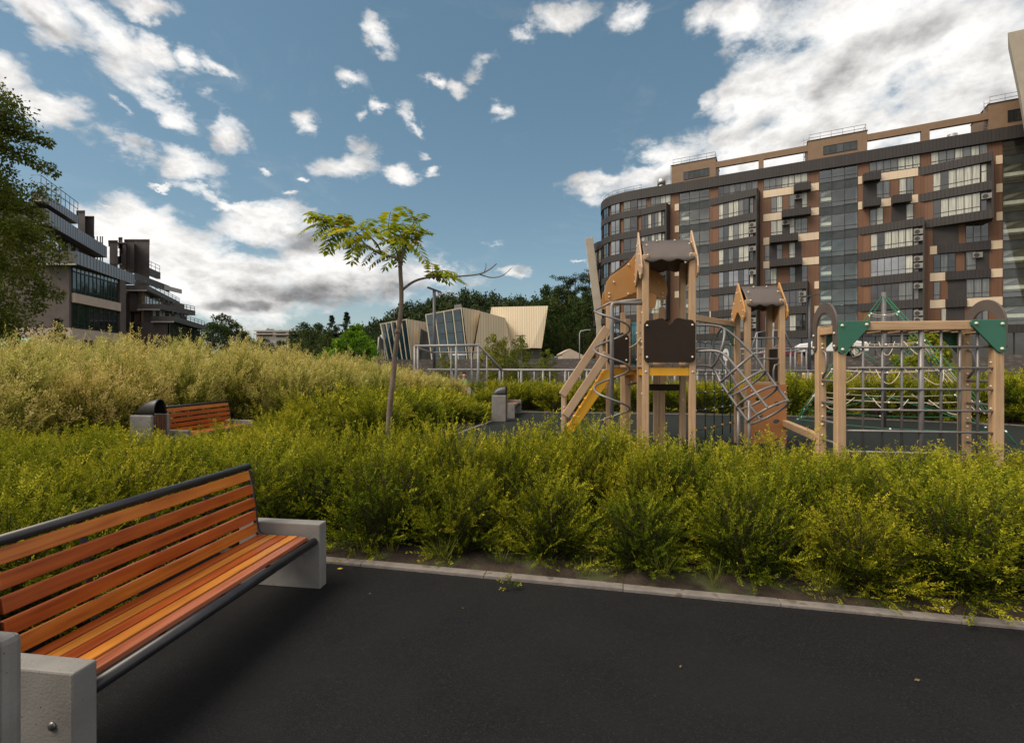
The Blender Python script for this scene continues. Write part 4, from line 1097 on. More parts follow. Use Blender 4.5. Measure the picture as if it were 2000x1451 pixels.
wz(1699,1725,2,2,CUR); recess_shade(1741,1769,2); wz(1770,1784,2,1,CUR)
recess_shade(1822,1872,3); wz(1886,1931,3,3,['pane_dark']); wz(1823,1866,4,3,['pane_grey','pane_dark']); recess_shade(1884,1932,4); wz(1886,1906,4,1,['pane_grey'],y=-.07)
wz(1823,1836,5,1,['pane_grey']); recess_shade(1852,1886,5); wz(1887,1933,5,3,['pane_grey','pane_dark']); wz(1838,1848,6,1,CUR); recess_shade(1850,1884,6); wz(1895,1930,6,3,['pane_grey','pane_dark'])
# ground floor: dark glazed shopfronts under a dark fascia
part('ground_fascia', MB().box(-4, EX, -.4, -.01, 5.4, 6.3), 'clad_dark', apt)
part('ground_floor', MB().box(-4, EX, -.06, -.008, GZ, 5.4), 'pane_dark', apt)
gf = MB(); x = -3.8
while x < EX: gf.box(x, x+.12, -.12, -.061, GZ, 5.4); x += 1.55
part('ground_mullions', gf, 'frame_dark', apt)
# ---- curved left end ----
def curve_pts(ext=0.0):
    raw = [(-4.3, 0), (-6.9, .2), (-9.0, .9), (-10.5, 2.2), (-11.4, 4.0), (-11.9, 6.5), (-12.0, 9.5)]
    return [(x-ext, y) for x, y in raw]
def ribbon(pts, z0, z1, th):
    P = [Vector((x, y, z0)) for x, y in pts]; mb = MB(); n = []
    for i in range(len(P)):
        d = P[min(i+1, len(P)-1)]-P[max(i-1, 0)]; d.normalize(); n.append(Vector((-d.y, d.x, 0)))   # outside? fixed below
    out = [p+q*th for p, q in zip(P, n)]
    for i in range(len(P)-1):
        mb.prism([P[i], P[i+1], out[i+1], out[i]], (0,0,z1-z0))
    return mb
def smooth(pts, k=4):
    P = [Vector((*p, 0)) for p in pts]; o = []
    for i in range(len(P)-1):
        p0 = P[max(i-1,0)]; p1 = P[i]; p2 = P[i+1]; p3 = P[min(i+2, len(P)-1)]
        for s in range(k):
            t = s/k; q = .5*((2*p1)+(p2-p0)*t+(2*p0-5*p1+4*p2-p3)*t*t+(3*p1-p0-3*p2+p3)*t**3); o.append((q.x, q.y))
    o.append((P[-1].x, P[-1].y)); return o
cp = smooth(curve_pts())
part('curved_parapet', ribbon(cp, 26.75, 28.15, .35), 'clad_dark', apt)
cw_ = MB()
cw_.prism([Vector((x, y, GZ)) for x, y in cp]+[Vector((-4.3, 12, GZ))], (0,0,24.5)); part('curved_wall', cw_, 'clad_brown', apt)
cr = MB().prism([Vector((x*1, y, 26.78)) for x, y in cp]+[Vector((-4.3, 12, 26.78))], (0,0,.5)); part('curved_roof', cr, 'recess_dark', apt)
for k in range(0, 7): part('curved_band', ribbon(cp, ZB(k)-BH, ZB(k), .30), 'clad_dark', apt)
for k in range(0, 7):
    z0, z1 = win_zone(k)
    for i0, i1, n in ((1, 4, 2), (5, 8, 2), (9, 12, 2), (13, 16, 2), (17, 20, 2)):
        a = Vector((*cp[i1], 0)); b = Vector((*cp[i0], 0)); d = b-a; an = math.atan2(d.y, d.x); nn = Vector((d.y, -d.x, 0)).normalized()
        a = a+nn*.22
        window(apt, a.x, a.y, an, d.length, z0+.02, z1-.02, n, ['pane_blue', 'pane_blue', 'pane_mirror'] if i0 > 3 else ['pane_grey', 'pane_dark'], rng, .22)
# lower wing beyond the curve
lw = [(-11.0, 4.2), (-12.3, 4.9), (-13.3, 6.1), (-13.9, 8.5), (-14.1, 12)]
lw = smooth(lw, 3)
part('wing_wall', MB().prism([Vector((x, y, GZ)) for x, y in lw]+[Vector((-8, 12, GZ))], (0,0,ZB(1)-GZ-.1)), 'clad_brown', apt)
for k in range(1, 7): part('wing_band', ribbon(lw, ZB(k)-BH, ZB(k)+(.35 if k == 1 else 0), .35), 'clad_dark', apt)
for k in range(2, 7):
    z0, z1 = win_zone(k)
    for i0, i1 in ((1, 3), (4, 6), (7, 9)):
        a = Vector((*lw[i1], 0)); b = Vector((*lw[i0], 0)); d = b-a; an = math.atan2(d.y, d.x); nn = Vector((d.y, -d.x, 0)).normalized(); a = a+nn*.10
        window(apt, a.x, a.y, an, d.length, z0+.02, z1-.02, 2, ['pane_curtain', 'pane_grey', 'pane_dark'], rng, .2)
# slanted concrete fins at both ends
mat('fin_concrete', (.40,.34,.27,1), (.47,.40,.32,1), .8, .8, bump=.15, bscale=12)
def fin(pts, Yd, th, label=None):
    P = [WA(at(px, py, Yd)) for px, py in pts]
    n = WA(Vector((.175, 1, 0)))-WA(Vector((0,0,0))); return part('slanted_fin', MB().prism(P, n*th), 'fin_concrete', apt, .05)
fin([(1142.5,466), (1158,463), (1181,640), (1186,702), (1172,702), (1165,640)], 79.5, 1.2)
PF = [at(1968,64,50), at(2040,48,50), at(2120,640,50), at(2075,690,50), at(1992,180,50)]
o = part('slanted_fin', MB().prism([WA(p) for p in PF], WA(Vector((2.6, 2.5, 0)))-WA(Vector((0,0,0)))), 'fin_concrete', apt, .05)
# roof structures
def pent(px0, px1, z1, y0=.7, dep=5.5, strip=None, z0=27.9):
    a, b = S(px0, -y0), S(px1, -y0); m = MB().box(a, b, y0, y0+dep, z0, z1); part('penthouse', m, 'penthouse_brown', apt)
    part('penthouse_coping', MB().box(a-.06, b+.06, y0-.06, y0+dep+.06, z1, z1+.08), 'recess_dark', apt)
    if strip: window(apt, S(strip[0], -y0), y0-.03, 0, S(strip[1], -y0)-S(strip[0], -y0), strip[2], strip[3], 5, ['pane_dark', 'spandrel'], rng, 0)
    r = MB()
    for z in (z1+.5, z1+.95): r.tube([(a+.2, y0+.3, z), (b-.1, y0+.3, z), (b-.1, y0+dep, z)], .03, 6)
    n = int((b-a)/1.1)
    for i in range(n+1): r.tube([(a+.2+(b-a-.3)*i/n, y0+.3, z1), (a+.2+(b-a-.3)*i/n, y0+.3, z1+.95)], .025, 6)
    part('roof_railing', r, 'tube_grey', apt)
pent(1311, 1398, 31.15, strip=(1335, 1385, 28.75, 29.9)); pent(1577.5, 1694, 31.0, strip=(1608, 1674, 28.9, 30.0)); pent(1931, 2030, 31.4, strip=(1968, 2010, 29.0, 30.3))
def rbeam(px0, px1, pill):
    y0 = .72; a, b = S(px0, -y0), S(px1, -y0); m = MB()
    m.box(a, b, y0, y0+.5, 29.75, 30.55); m.box(a, b, y0, y0+.5, 28.1, 28.55)
    for p0, p1 in pill: m.box(S(p0, -y0), S(p1, -y0), y0, y0+.5, 28.55, 29.75)
    part('roof_frame', m, 'penthouse_brown', apt)
rbeam(1398.2, 1577.3, [(1481.5,1491.5)]); rbeam(1694.2, 1930.8, [(1799.5,1816)])
ch = MB(); a = S(1292, -3); ch.tube([(a, 3, 27.3), (a, 3, 30.1)], .52, 16).tube([(a, 3, 29.4), (a, 3, 30.25)], .62, 16); part('vent_stack', ch, 'steel_bright', apt)
part('vent_base', MB().box(a-.9, a+.9, 2.2, 3.9, 27.3, 28.3), 'ac_white', apt)
a = S(1860, -4); part('roof_duct', MB().tube([(a, 4, 27.3), (a, 4, 29.9)], .5, 12).box(a-1, a+1, 3.3, 4.8, 28.2, 28.7), 'steel_bright', apt)
lad = MB()
for px, zz in ((1570, 31.6), (1922, 31.9), (1309, 31.3)):
    a = S(px, -.9)
    for dx in (0, .5): lad.tube([(a+dx, .9, 28.2), (a+dx, .9, zz)], .03, 6)
    z = 28.5
    while z < zz: lad.tube([(a, .9, z), (a+.5, .9, z)], .025, 6); z += .35
part('roof_ladder', lad, 'tube_grey', apt)
cr = MB(); 
for z in (28.6, 29.0): cr.tube([(x, y+.3, z) for x, y in cp[:-4]], .03, 6)
for x, y in cp[:-4:2]: cr.tube([(x, y+.3, 28.1), (x, y+.3, 29.0)], .025, 6)
part('roof_railing', cr, 'tube_grey', apt)

# ------------------------------------------------------------------ terraced building on the left
mat('wall_taupe', (.078,.060,.055,1), (.098,.077,.071,1), 1.2, .8, bump=.15, bscale=6)
mat('wall_cream', (.40,.31,.25,1), (.46,.36,.29,1), 1.2, .8)
mat('wall_ochre', (.36,.245,.125,1), (.43,.295,.155,1), 1.2, .8)
mat('tier_dark', (.060,.050,.050,1), (.080,.067,.066,1), 1.5, .6)
mat('tier_edge', (.30,.28,.27,1), None, 5, .6)
mat_ribs('louver_grey', (.23,.25,.29,1), (.28,.30,.34,1), 1, .55, .5, .1, .7, .62, .75)
glass('pane_green', (.012,.024,.022,1), .04, 2.0, True)
glass('pane_sky', (.30,.36,.38,1), .05, 2.2)
PM += ['pane_green', 'pane_sky']
TL = Vector((-41.0, 45, 0)); tb = thing('terraced_building', 'dark terraced building stepping down in long balcony tiers behind the pale hedge', 'terraced building', TL, 0)
def tq(px, py, Y): q = at(px, py, Y); return Vector((q.x-TL.x, Y-45, q.z))
XF = lambda Y: -.19*(Y-45)            # facade line x (local) drifting left with depth
# block A
fl = Vector((.12, 0, 0)); 
m = MB().prism([(-14, -.0, 5.0), (fl.x, 0, 5.0), (XF(53), 8, 5.0), (-14, 8, 5.0)], (0,0,7.0)); part('wall', m, 'wall_taupe', tb)
m = MB().prism([(-8.5, -.25, -.5), (fl.x+.25, -.25, -.5), (XF(53)+.25, 8, -.5), (-8.5, 8, -.5)], (0,0,5.7)); part('plinth', m, 'wall_cream', tb)
part('corner_pier', MB().box(-.9, .16, -.15, -.0, 5.2, 11.2), 'wall_taupe', tb)
an = math.atan2(12, XF(57)-fl.x)
def side_win(Y0, Y1, z0, z1, n, mix, off=.06, low=.0):
    # facade faces +x: outside on the -y side of a frame running from Y0 to Y1
    x0, x1 = XF(Y0)+off+.12*(53-Y0)/8, XF(Y1)+off+.12*(53-Y1)/8
    d = Vector((x1-x0, Y1-Y0, 0)); window(tb, x0, Y0-45, math.atan2(d.y, d.x), d.length, z0, z1, n, mix, rng, low)
side_win(45.2, 52.2, 8.5, 10.5, 12, ['pane_green'], low=.2); side_win(45.2, 52.2, 5.3, 7.55, 9, ['pane_green', 'pane_green', 'pane_dark'], low=.2)
side_win(45.2, 52.2, 10.52, 10.95, 12, ['pane_sky'])
part('spandrel_band', MB().prism([(fl.x+.05, .1, 7.6), (fl.x+.35, .1, 7.6), (XF(52.3)+.35, 7.3, 7.6), (XF(52.3)+.05, 7.3, 7.6)], (0,0,.86)), 'wall_cream', tb)
part('end_pier', MB().box(XF(52.6)-.3, XF(52.6)+.30, 7.3, 8.1, 5.2, 11), 'wall_taupe', tb)
# slits in the plinth
m = MB()
for y in (1.0, 1.6, 2.2, 2.8, 4.2, 4.7, 5.2, 5.7): m.box(XF(45+y)+.20, XF(45+y)+.42, y, y+.3, 2.6, 4.2)
part('plinth_slits', m, 'recess_dark', tb)
part('plinth_door', MB().box(-7.6, -6.0, -.32, -.26, -.4, 4.2), 'recess_dark', tb)
# overhanging louvred tiers: polygon corners in the photograph at their distance
def tier(pts, h, mside, mend='tier_dark', depth=9, back=0):
    """pts: near left, near right, far right corner (top edge); h: height of the band"""
    a, b, c = pts; z = b.z; a = Vector((a.x, a.y, z)); c = Vector((c.x, c.y, z)); D_ = c+(a-b)
    part('tier_deck', MB().prism([Vector((v.x, v.y, z-h)) for v in (a, b, c, D_)], (0,0,h*.96)), mend, tb)
    n = Vector(((c-b).y, -(c-b).x, 0)).normalized()
    o = part('tier_band', MB().prism([Vector((v.x, v.y, z-h-.03)) for v in (b, c, c+n*.10, b+n*.10)], (0,0,h+.03)), mside, tb)
    f = (b-a).normalized(); g_ = Vector((f.y, -f.x, 0))
    part('tier_lip', MB().prism([Vector((v.x, v.y, z-h-.16)) for v in (a, b+f*.12, b+f*.12+g_*.1, a+g_*.1)], (0,0,.14)), 'tier_edge', tb)
    return a, b, c
def rails(a, b, c, h=1.0, n=9):
    m = MB()
    for z in (h*.5, h): m.tube([a+Vector((0,0,z)), b+Vector((0,0,z)), c+Vector((0,0,z))], .035, 6)
    for i in range(n+1):
        q = b.lerp(c, i/n); m.tube([q, q+Vector((0,0,h))], .03, 6)
    part('terrace_railing', m, 'tier_dark', tb)
t0 = tier((tq(70,490,44.3), tq(147,490,44.3), tq(261,534,55.5)), 1.15, 'louver_grey')
t1 = tier((tq(60,405,45.5), tq(88,407,45.5), tq(207,480,60.0)), 1.35, 'louver_grey')
t2 = tier((tq(60,372,48), tq(80,374,48), tq(152,424,56)), .85, 'louver_grey'); rails(*[v+Vector((0,0,.1)) for v in t2], 1.5, 8)
# glazed terrace room between the tiers and dark upper mass
def upper(t, z0, z1, mm, ins=1.3):
    a, b, c = t; part('upper_wall', MB().prism([Vector((v.x, v.y, z0)) for v in (a+Vector((-4,.8,0)), b+Vector((-ins,.8,0)), c+Vector((-ins,0,0)), c+(a-b)+Vector((-4,0,0)))], (0,0,z1-z0)), mm, tb)
upper(t1, 11.9, t1[1].z-1.3, 'wall_taupe'); upper(t2, t1[1].z-.2, t2[1].z-.8, 'tier_dark')
_b = t1[1]+Vector((-1.25,.9,0)); _c = t1[1].lerp(t1[2], .62)+Vector((-1.25,.4,0)); _d = _c-_b
window(tb, _b.x, _b.y, math.atan2(_d.y, _d.x), _d.length, 12.9, t1[1].z-1.4, 9, ['pane_sky', 'pane_sky', 'pane_mirror'], rng, .3)
for px0, px1, py0, py1, Y in ((152,166,414,470,57), (166,184,425,470,58), (214,230,472,500,62), (233,246,476,505,63), (245,262,470,512,64), (262,292,470,540,66), (234,239,466,480,63)):
    a, b = tq(px0, py1, Y), tq(px1, py0, Y); ry = Vector(((px1-1000)/F*2.5, 2.5, 0)); o = part('roof_block', MB().prism([(a.x, a.y, a.z-1), (b.x, a.y, a.z-1), (b.x, a.y, b.z), (a.x, a.y, b.z)], ry), 'tier_dark', tb)
    part('block_cap', MB().prism([(a.x-.1, a.y-.1, b.z), (b.x+.1, a.y-.1, b.z), (b.x+.1, a.y-.1, b.z+.15), (a.x-.1, a.y-.1, b.z+.15)], ry*1.08), 'wall_taupe', tb)
m = MB()
for px in (184, 190, 196, 200): 
    a = tq(px, 478, 59); m.tube([a-Vector((0,0,2)), a+Vector((0,0,1.0))], .06, 6)
m.tube([tq(180,470,59), tq(201,475,59)], .05, 6); part('roof_pipes', m, 'tier_dark', tb)
# block B with balcony tiers
part('wall_rear', MB().prism([(-17, 8.5, -.5), (-2.2, 8.5, -.5), (-7.5, 15.4, -.5), (-9.5, 30, -.5), (-19, 30, -.5)], (0,0,11.8)), 'wall_taupe', tb)
def bay_wall(px0, px1, py0, py1, Y, mname, nm='wall_panel'):
    a, b = tq(px0, py1, Y), tq(px1, py0, Y); z0_ = min(a.z, 0)-.5; part(nm, MB().prism([(a.x, a.y, z0_), (b.x, a.y, z0_), (b.x, a.y, b.z), (a.x, a.y, b.z)], Vector(((px1-1000)/F*5, 5, 0))), mname, tb)
bay_wall(240,282,563,690,60.5,'wall_ochre'); bay_wall(282,306,600,690,58.5,'wall_ochre'); bay_wall(299,334,628,700,57,'wall_ochre')
m = MB()
for px0, px1, py0, py1, Y in ((242,246,575,598,60.4), (256,265,572,598,60.4), (250,262,604,628,60.4), (268,275,604,628,60.4), (248,263,634,690,60.4), (286,298,606,630,58.4), (288,298,634,690,58.4)):
    a, b = tq(px0, py1, Y), tq(px1, py0, Y); m.box(a.x, b.x, a.y-.0, a.y+.08, a.z, b.z)
part('window_strip', m, 'pane_dark', tb)
m = MB()
for px0, px1, py0, py1, Y in ((246,256,573,690,60.35), (240,283,600,604,60.3), (264,273,566,690,60.35), (240,283,629,633,60.3), (297,300,603,690,58.3), (326,330,625,690,56.8)):
    a, b = tq(px0, py1, Y), tq(px1, py0, Y); m.box(a.x, b.x, a.y, a.y+.06, a.z, b.z)
part('wall_trim', m, 'wall_taupe', tb)
T1_ = tier((tq(242,556,59.5), tq(285,556.5,59.5), tq(350,591,75)), .6, 'tier_dark'); T2_ = tier((tq(269,592,57.5), tq(311,593,57.5), tq(380,605,64.8)), .62, 'tier_dark'); T3_ = tier((tq(296,616.5,56), tq(338,617,56), tq(400,635,69)), .6, 'tier_dark')
for t_ in (T1_, T2_, T3_): rails(*t_, .55, 8)
T4_ = tier((tq(262,533,62), tq(263,533,62), tq(330,551,72)), .9, 'tier_dark'); T5_ = tier((tq(318,556,70), tq(320,557,70), tq(354,563,74)), .6, 'tier_edge'); T6_ = tier((tq(230,498,63), tq(236,500,63), tq(312,547,74)), 1.0, 'tier_dark'); rails(*T6_, 1.0, 8)
def seam_glass(a, b, z0, z1, n, mix): 
    d = b-a; window(tb, a.x, a.y, math.atan2(d.y, d.x), d.length, z0, z1, n, mix, rng, .3)
for (a, b, c), (za, zb_) in ((T1_, (-2.5, -.65)), (T2_, (-2.2, -.7))):
    i_ = Vector((-.8, 0, 0)); z = b.z; seam_glass(b+i_+Vector((0,0,0)), b.lerp(c, .75)+i_, z+za, z+zb_, 9, ['pane_sky', 'pane_dark', 'pane_sky'])
    part('tier_wall', MB().prism([Vector((v.x, v.y, z-3.2)) for v in (a+Vector((.3,.5,0)), b+Vector((-1,.5,0)), c+Vector((-1,0,0)), c+(a-b))], (0,0,2.5)), 'wall_taupe', tb)
a, b, c = T3_; seam_glass(b+Vector((-.6,.3,0)), b.lerp(c,.97)+Vector((-.6,0,0)), .2, b.z-.75, 10, ['pane_green', 'pane_dark'])
part('tier_wall', MB().prism([Vector((v.x, v.y, -.5)) for v in (b+Vector((-.9,.4,0)), c+Vector((-.9,0,0)), c+Vector((-6,0,0)), b+Vector((-4,.4,0)))], (0,0,b.z-.2)), 'wall_taupe', tb)

# ------------------------------------------------------------------ ribbed beige building with teal glass
mat_ribs('ribbed_beige', (.55,.445,.31,1), (.62,.51,.36,1), 0, .40, .6, 0, .8, .72, .30)
mat('beige_edge', (.55,.46,.34,1), None, 3, .6)
mat('base_dark', (.085,.075,.07,1), None, 3, .8)
CB = at(930, 700, 78); CB.z = 0; cb = thing('pavilion_building', 'slanted beige ribbed pavilion with leaning teal glass fronts below the wooded hill', 'pavilion', CB, 0)
def cq(px, py, Y): q = at(px, py, Y); return Vector((q.x-CB.x, Y-78, q.z))
def slab(name, pts, th, mm, nrm=(0,1,0)): return part(name, MB().prism([cq(*p) for p in pts], Vector(nrm)*th), mm, cb)
# right big mass, middle wedge, left wedge
slab('ribbed_wall', [(960,600,86), (1070.5,597.5,84), (1058,680,83), (1038,679.5,83), (966,690,85), (940,690,85)], 14, 'ribbed_beige')
slab('ribbed_wall', [(939,608,78), (987,621,81), (1000,690,81), (982,710,80), (921,712,77)], 6, 'ribbed_beige')
slab('ribbed_wall', [(903,600.5,76), (938,607,80.5), (919,712,77.5), (917,713,76)], 4, 'ribbed_beige')
slab('ribbed_wall', [(795,623,77), (833,629.5,80), (838,716,80), (806,718,77)], 4, 'ribbed_beige')
slab('base_wall', [(1033,680,84.5), (1058,680,84.5), (1058,705,84.5), (1033,705,84.5)], 4, 'base_dark')
# door bay between the fronts
slab('door_bay', [(820,638,77.5), (838,647,78.5), (846,716,78.5), (812,716,77.5)], 1.0, 'beige_edge')
slab('door_glass', [(822,642,77.3), (836,650,78.3), (843,716,78.3), (816,716,77.3)], .3, 'pane_grey')
def glass_front(tl, tr, bl_, br_, n, label):
    TLq, TRq, BL, BR = cq(*tl), cq(*tr), cq(*bl_), cq(*br_)
    g = MB(); fr = MB(); rows = 5
    for i in range(n):
        for k in range(rows):
            P = [BL.lerp(BR, i/n).lerp(TLq.lerp(TRq, i/n), k/rows), BL.lerp(BR, (i+1)/n).lerp(TLq.lerp(TRq, (i+1)/n), k/rows), BL.lerp(BR, (i+1)/n).lerp(TLq.lerp(TRq, (i+1)/n), (k+1)/rows), BL.lerp(BR, i/n).lerp(TLq.lerp(TRq, i/n), (k+1)/rows)]
            g.add(P, [(0,1,2,3)])
            a, b = P[0], P[1]; fr.beam(a, b, .06, .06)
    part('glass_front', g, 'pane_teal', cb)
    part('glazing_bars', fr, 'frame_dark', cb)
    for i in range(n+1):
        a, b = BL.lerp(BR, i/n)+Vector((0,-.25,0)), TLq.lerp(TRq, i/n)+Vector((0,-.25,0)); part('glazing_fin', MB().beam(a, b, .14, .16, 0, (0,1,0)), 'beige_edge', cb)
    part('front_top', MB().beam(TLq, TRq, .3, .2), 'beige_edge', cb)
    # body behind the glass
    part('front_body', MB().prism([TLq+Vector((0,.6,0)), TRq+Vector((0,.6,0)), BR+Vector((0,.6,0)), BL+Vector((0,.6,0))], (2, 6, 0)), 'base_dark', cb)
glass_front((744,633,74), (794,624,77), (762,718,74), (806,718,77), 5, '')
glass_front((832,615,74), (901,602,76), (846,716,74), (914,716,76), 4, '')
slab('roof_unit', [(887,596,79), (900,594,79), (900,606,79), (887,606,79)], 2, 'ac_white')
# white lattice stair tower at its left
slab('white_frame', [(738,660,73), (746,652,73), (752,710,73), (736,710,73)], .8, 'white_paint')
m = MB()
for i in range(6): m.beam(cq(736+i*3, 709, 72.8), cq(742+i*1.2, 656+i*1.5, 72.8), .1, .1)
part('white_lattice', m, 'frame_dark', cb)
part('mast', MB().tube([cq(770,624,78), cq(770,600,78)], .06, 6), 'rail_steel', cb)

# ------------------------------------------------------------------ far white block, house, walls
mat('far_white', (.42,.37,.33,1), (.48,.43,.39,1), .3, .8)
FB = at(540, 660, 170); FB.z = 0; fb = thing('apartment_building', 'small far white apartment block with long balconies among the distant trees', 'apartment block', FB, 0)
def fq(px, py, Y=170): q = at(px, py, Y); return Vector((q.x-FB.x, Y-170, q.z))
a, b = fq(500, 690), fq(590, 647); part('wall', MB().box(a.x, b.x, 0, 12, 0, b.z), 'far_white', fb)
m = MB()
for px0, px1, py0, py1 in ((503,531,648.5,651.5), (503,531,654,657), (540,558,649,651.5), (540,558,655,658.5), (564,586,649,651.5), (564,580,655,659)):
    a, b = fq(px0, py1), fq(px1, py0); m.box(a.x, b.x, -.25, .05, a.z, b.z)
part('balcony_shade', m, 'base_dark', fb)  # dark boxes on the wall paint the shade behind the balconies
m = MB()
for px0, px1, py in ((499,534,652.6), (536,562,653.2), (562,592,652.8), (499,593,646.2)):
    a, b = fq(px0, py+.9), fq(px1, py-.9); m.box(a.x, b.x, -1.2, -.26, a.z, b.z)
part('balcony_slab', m, 'far_white', fb)
# stone retaining wall (bends) with upper terrace behind
m_, nt_, p_, out_ = newmat('stone_wall'); tc_ = nt_.new('ShaderNodeTexCoord'); vo = nt_.new('ShaderNodeTexVoronoi'); vo.inputs['Scale'].default_value = 2.6
mp_ = nt_.new('ShaderNodeMapping'); mp_.inputs['Scale'].default_value = (1, 1, 2.2); nt_.link(tc_.outputs['Object'], mp_.inputs[0]); nt_.link(mp_.outputs[0], vo.inputs['Vector'])
nt_.link(nt_.mix(nt_.ramp(vo.outputs['Distance'], [(.15, (1,1,1,1)), (.55, (.3,.3,.3,1))]), (.04,.034,.032,1), nt_.mix(vo.outputs['Color'], (.07,.06,.056,1), (.13,.115,.105,1))), p_.inputs['Base Color']); p_.inputs['Roughness'].default_value = .9
WL = [Vector((-34, 54, 0)), Vector((-12, 48, 0)), Vector((4, 44, 0)), Vector((17, 36.5, 0)), Vector((36, 27, 0)), Vector((60, 20, 0))]
for i in range(len(WL)-1):
    a, b = WL[i], WL[i+1]; d = (b-a).normalized(); n = Vector((-d.y, d.x, 0))
    hh = 2.35
    solo('retaining_wall', MB().prism([a, b, b+n*.5, a+n*.5], (0,0,hh)), 'stone_wall', ['dark stone retaining wall behind the pale hedge at far left', 'dark stone retaining wall under the teal glass pavilion', 'grey stone retaining wall behind the steel railing and saplings', 'dark stone retaining wall behind the small play tower', 'dark stone retaining wall behind the climbing frame at the right'][i], 'wall')
g = MB(); top_ = [Vector((p.x, p.y+.45, 2.28)) for p in WL]
g.add([tuple(p) for p in top_]+[(400, 60, 2.28), (400, 330, 2.28), (-60, 330, 2.28), (-60, 62, 2.28)], [tuple(range(len(top_)+4))]); struct('upper_terrace', g, 'grass_ground')
g = MB(); rd = [(-10,56.5,2.30), (14,47,2.30), (40,33,2.30), (60,25,2.30), (63,30,2.30), (42,39,2.30), (16,52,2.30), (-10,62,2.30)]; g.add(rd, [tuple(range(8))]); struct('road', g, 'rubber_green')
# low house roof before the pines
mat('roof_house', (.40,.31,.24,1), None, 3, .8)
HQ = at(1130, 700, 60); HQ.z = 2.28; hs_ = thing('low_house', 'low house with pale shallow roof below the pines', 'house', HQ, 0)
def hq(px, py, Y=60): q = at(px, py, Y); return Vector((q.x-HQ.x, Y-60, q.z-2.28))
part('roof', MB().prism([hq(1096,690), hq(1113,681), hq(1146,697), hq(1146,699), hq(1113,684), hq(1096,692)], (0,6,0)), 'roof_house', hs_)
part('gable_wall', MB().prism([hq(1098,692), hq(1113,684), hq(1143,698), hq(1143,712), hq(1098,712)], (0,5.5,0)), 'wall_cream', hs_)
# ------------------------------------------------------------------ cars on the upper road
mat('tyre', (.015,.015,.015,1), None, 9, .9)
def make_car(label, loc, rz, paint, col):
    mat(paint, col, tuple(c*1.04 for c in col[:3])+(1,), 3, .3, coat=.5)
    t = thing('parked_car', label, 'car', loc, rz)
    prof = [(-2.1,.35), (-2.12,.75), (-2.0,.92), (-1.3,1.0), (-.75,1.42), (.75,1.46), (1.5,1.05), (2.0,.98), (2.1,.7), (2.08,.35)]
    b = part('body', MB().prism([(x, -.86, z) for x, z in prof], (0,1.72,0)), paint, t, .07)
    wp = [(-1.18,1.0), (-.70,1.37), (.70,1.40), (1.32,1.05)]
    for y in (-.875, .862): part('side_window', MB().prism([(x, y, z) for x, z in wp], (0,.014,0)), 'pane_dark', t)
    for x in (-1.3, 1.3):
        for y in (-.80, .80):
            wh = part('wheel', MB().cyl((0,0,0), (0,1,0), .33, .2, 18), 'tyre', t); wh.location = (x, y, .33)
            part('rim', MB().cyl((0, .07 if y > 0 else -.07, 0), (0,1,0), .2, .08, 14), 'steel_bright', wh)
    for y in (-.6, .6): part('headlight', MB().box(-2.13, -2.08, y-.18, y+.18, .70, .82), 'clip_white', t)
    return t
make_car('white car parked on the upper road behind the climbing frame arch', at(1622, 700, 34.5).xy.to_3d()+Vector((0,0,2.31)), R(-25), 'paint_white', (.6,.6,.6,1))
make_car('dark silver car parked by the low house below the pines', at(1106, 700, 76).xy.to_3d()+Vector((0,0,2.31)), R(-20), 'paint_silver', (.06,.065,.08,1))
make_car('red car parked on the upper road behind the steel play frame', at(1533, 700, 47).xy.to_3d()+Vector((0,0,2.31)), R(-25), 'paint_red', (.10,.012,.03,1))
# green awning at the far left
AW = at(30, 660, 40); AW.z = 0; aw = thing('market_tent', 'small tent with green striped awning at the foot of the left building', 'tent', AW, 0)
mat('awning_green', (.03,.20,.12,1), (.30,.42,.34,1), 2.5, .7, stretch=(3,.1,.1))
part('awning', MB().prism([(-2.6,0,3.95), (1.3,0,3.95), (1.5,-.9,3.35), (-2.8,-.9,3.35)], (0,.06,.03)), 'awning_green', aw)
part('pole', MB().tube([(1.3,-.8,0), (1.3,-.8,3.4)], .05, 6), 'rail_steel', aw); part('pole', MB().tube([(-2.6,-.8,0), (-2.6,-.8,3.4)], .05, 6), 'rail_steel', aw)
part('back_sheet', MB().box(-2.6,1.3,.0,.05,0,3.9), 'base_dark', aw)
# ------------------------------------------------------------------ vegetation
mat_leaf('willow_green', [(0.0, (.024,.042,.003,1)), (.3, (.082,.108,.005,1)), (.6, (.215,.225,.010,1)), (1.0, (.52,.45,.035,1))], .30, vary=.42)
mat_leaf('willow_pale', [(0.0, (.085,.115,.010,1)), (.3, (.235,.235,.032,1)), (.6, (.49,.42,.105,1)), (1.0, (.76,.62,.27,1))], .3)
mat('twig_brown', (.030,.019,.009,1), (.055,.034,.017,1), 20, .85)
mat('bark_grey', (.10,.072,.055,1), (.17,.125,.095,1), 14, .9, bump=.5, stretch=(1,1,.3))
mat('bark_pine', (.10,.05,.028,1), (.16,.085,.05,1), 3, .9)
mat('bark_birch', (.30,.28,.26,1), (.08,.07,.06,1), 3, .8, stretch=(.5,.5,2))
mat_leaf('leaf_birch', [(0, (.04,.058,.008,1)), (.5, (.100,.125,.016,1)), (1, (.20,.215,.038,1))], .38, vary=.1)
mat_leaf('leaf_pine', [(0, (.013,.022,.010,1)), (.5, (.030,.046,.018,1)), (1, (.060,.078,.030,1))], .1)
mat_leaf('leaf_broad', [(0, (.018,.032,.009,1)), (.5, (.042,.066,.017,1)), (1, (.085,.11,.03,1))], .25)
mat_leaf('leaf_bright', [(0, (.06,.13,.008,1)), (.5, (.14,.25,.015,1)), (1, (.27,.38,.04,1))], .35)
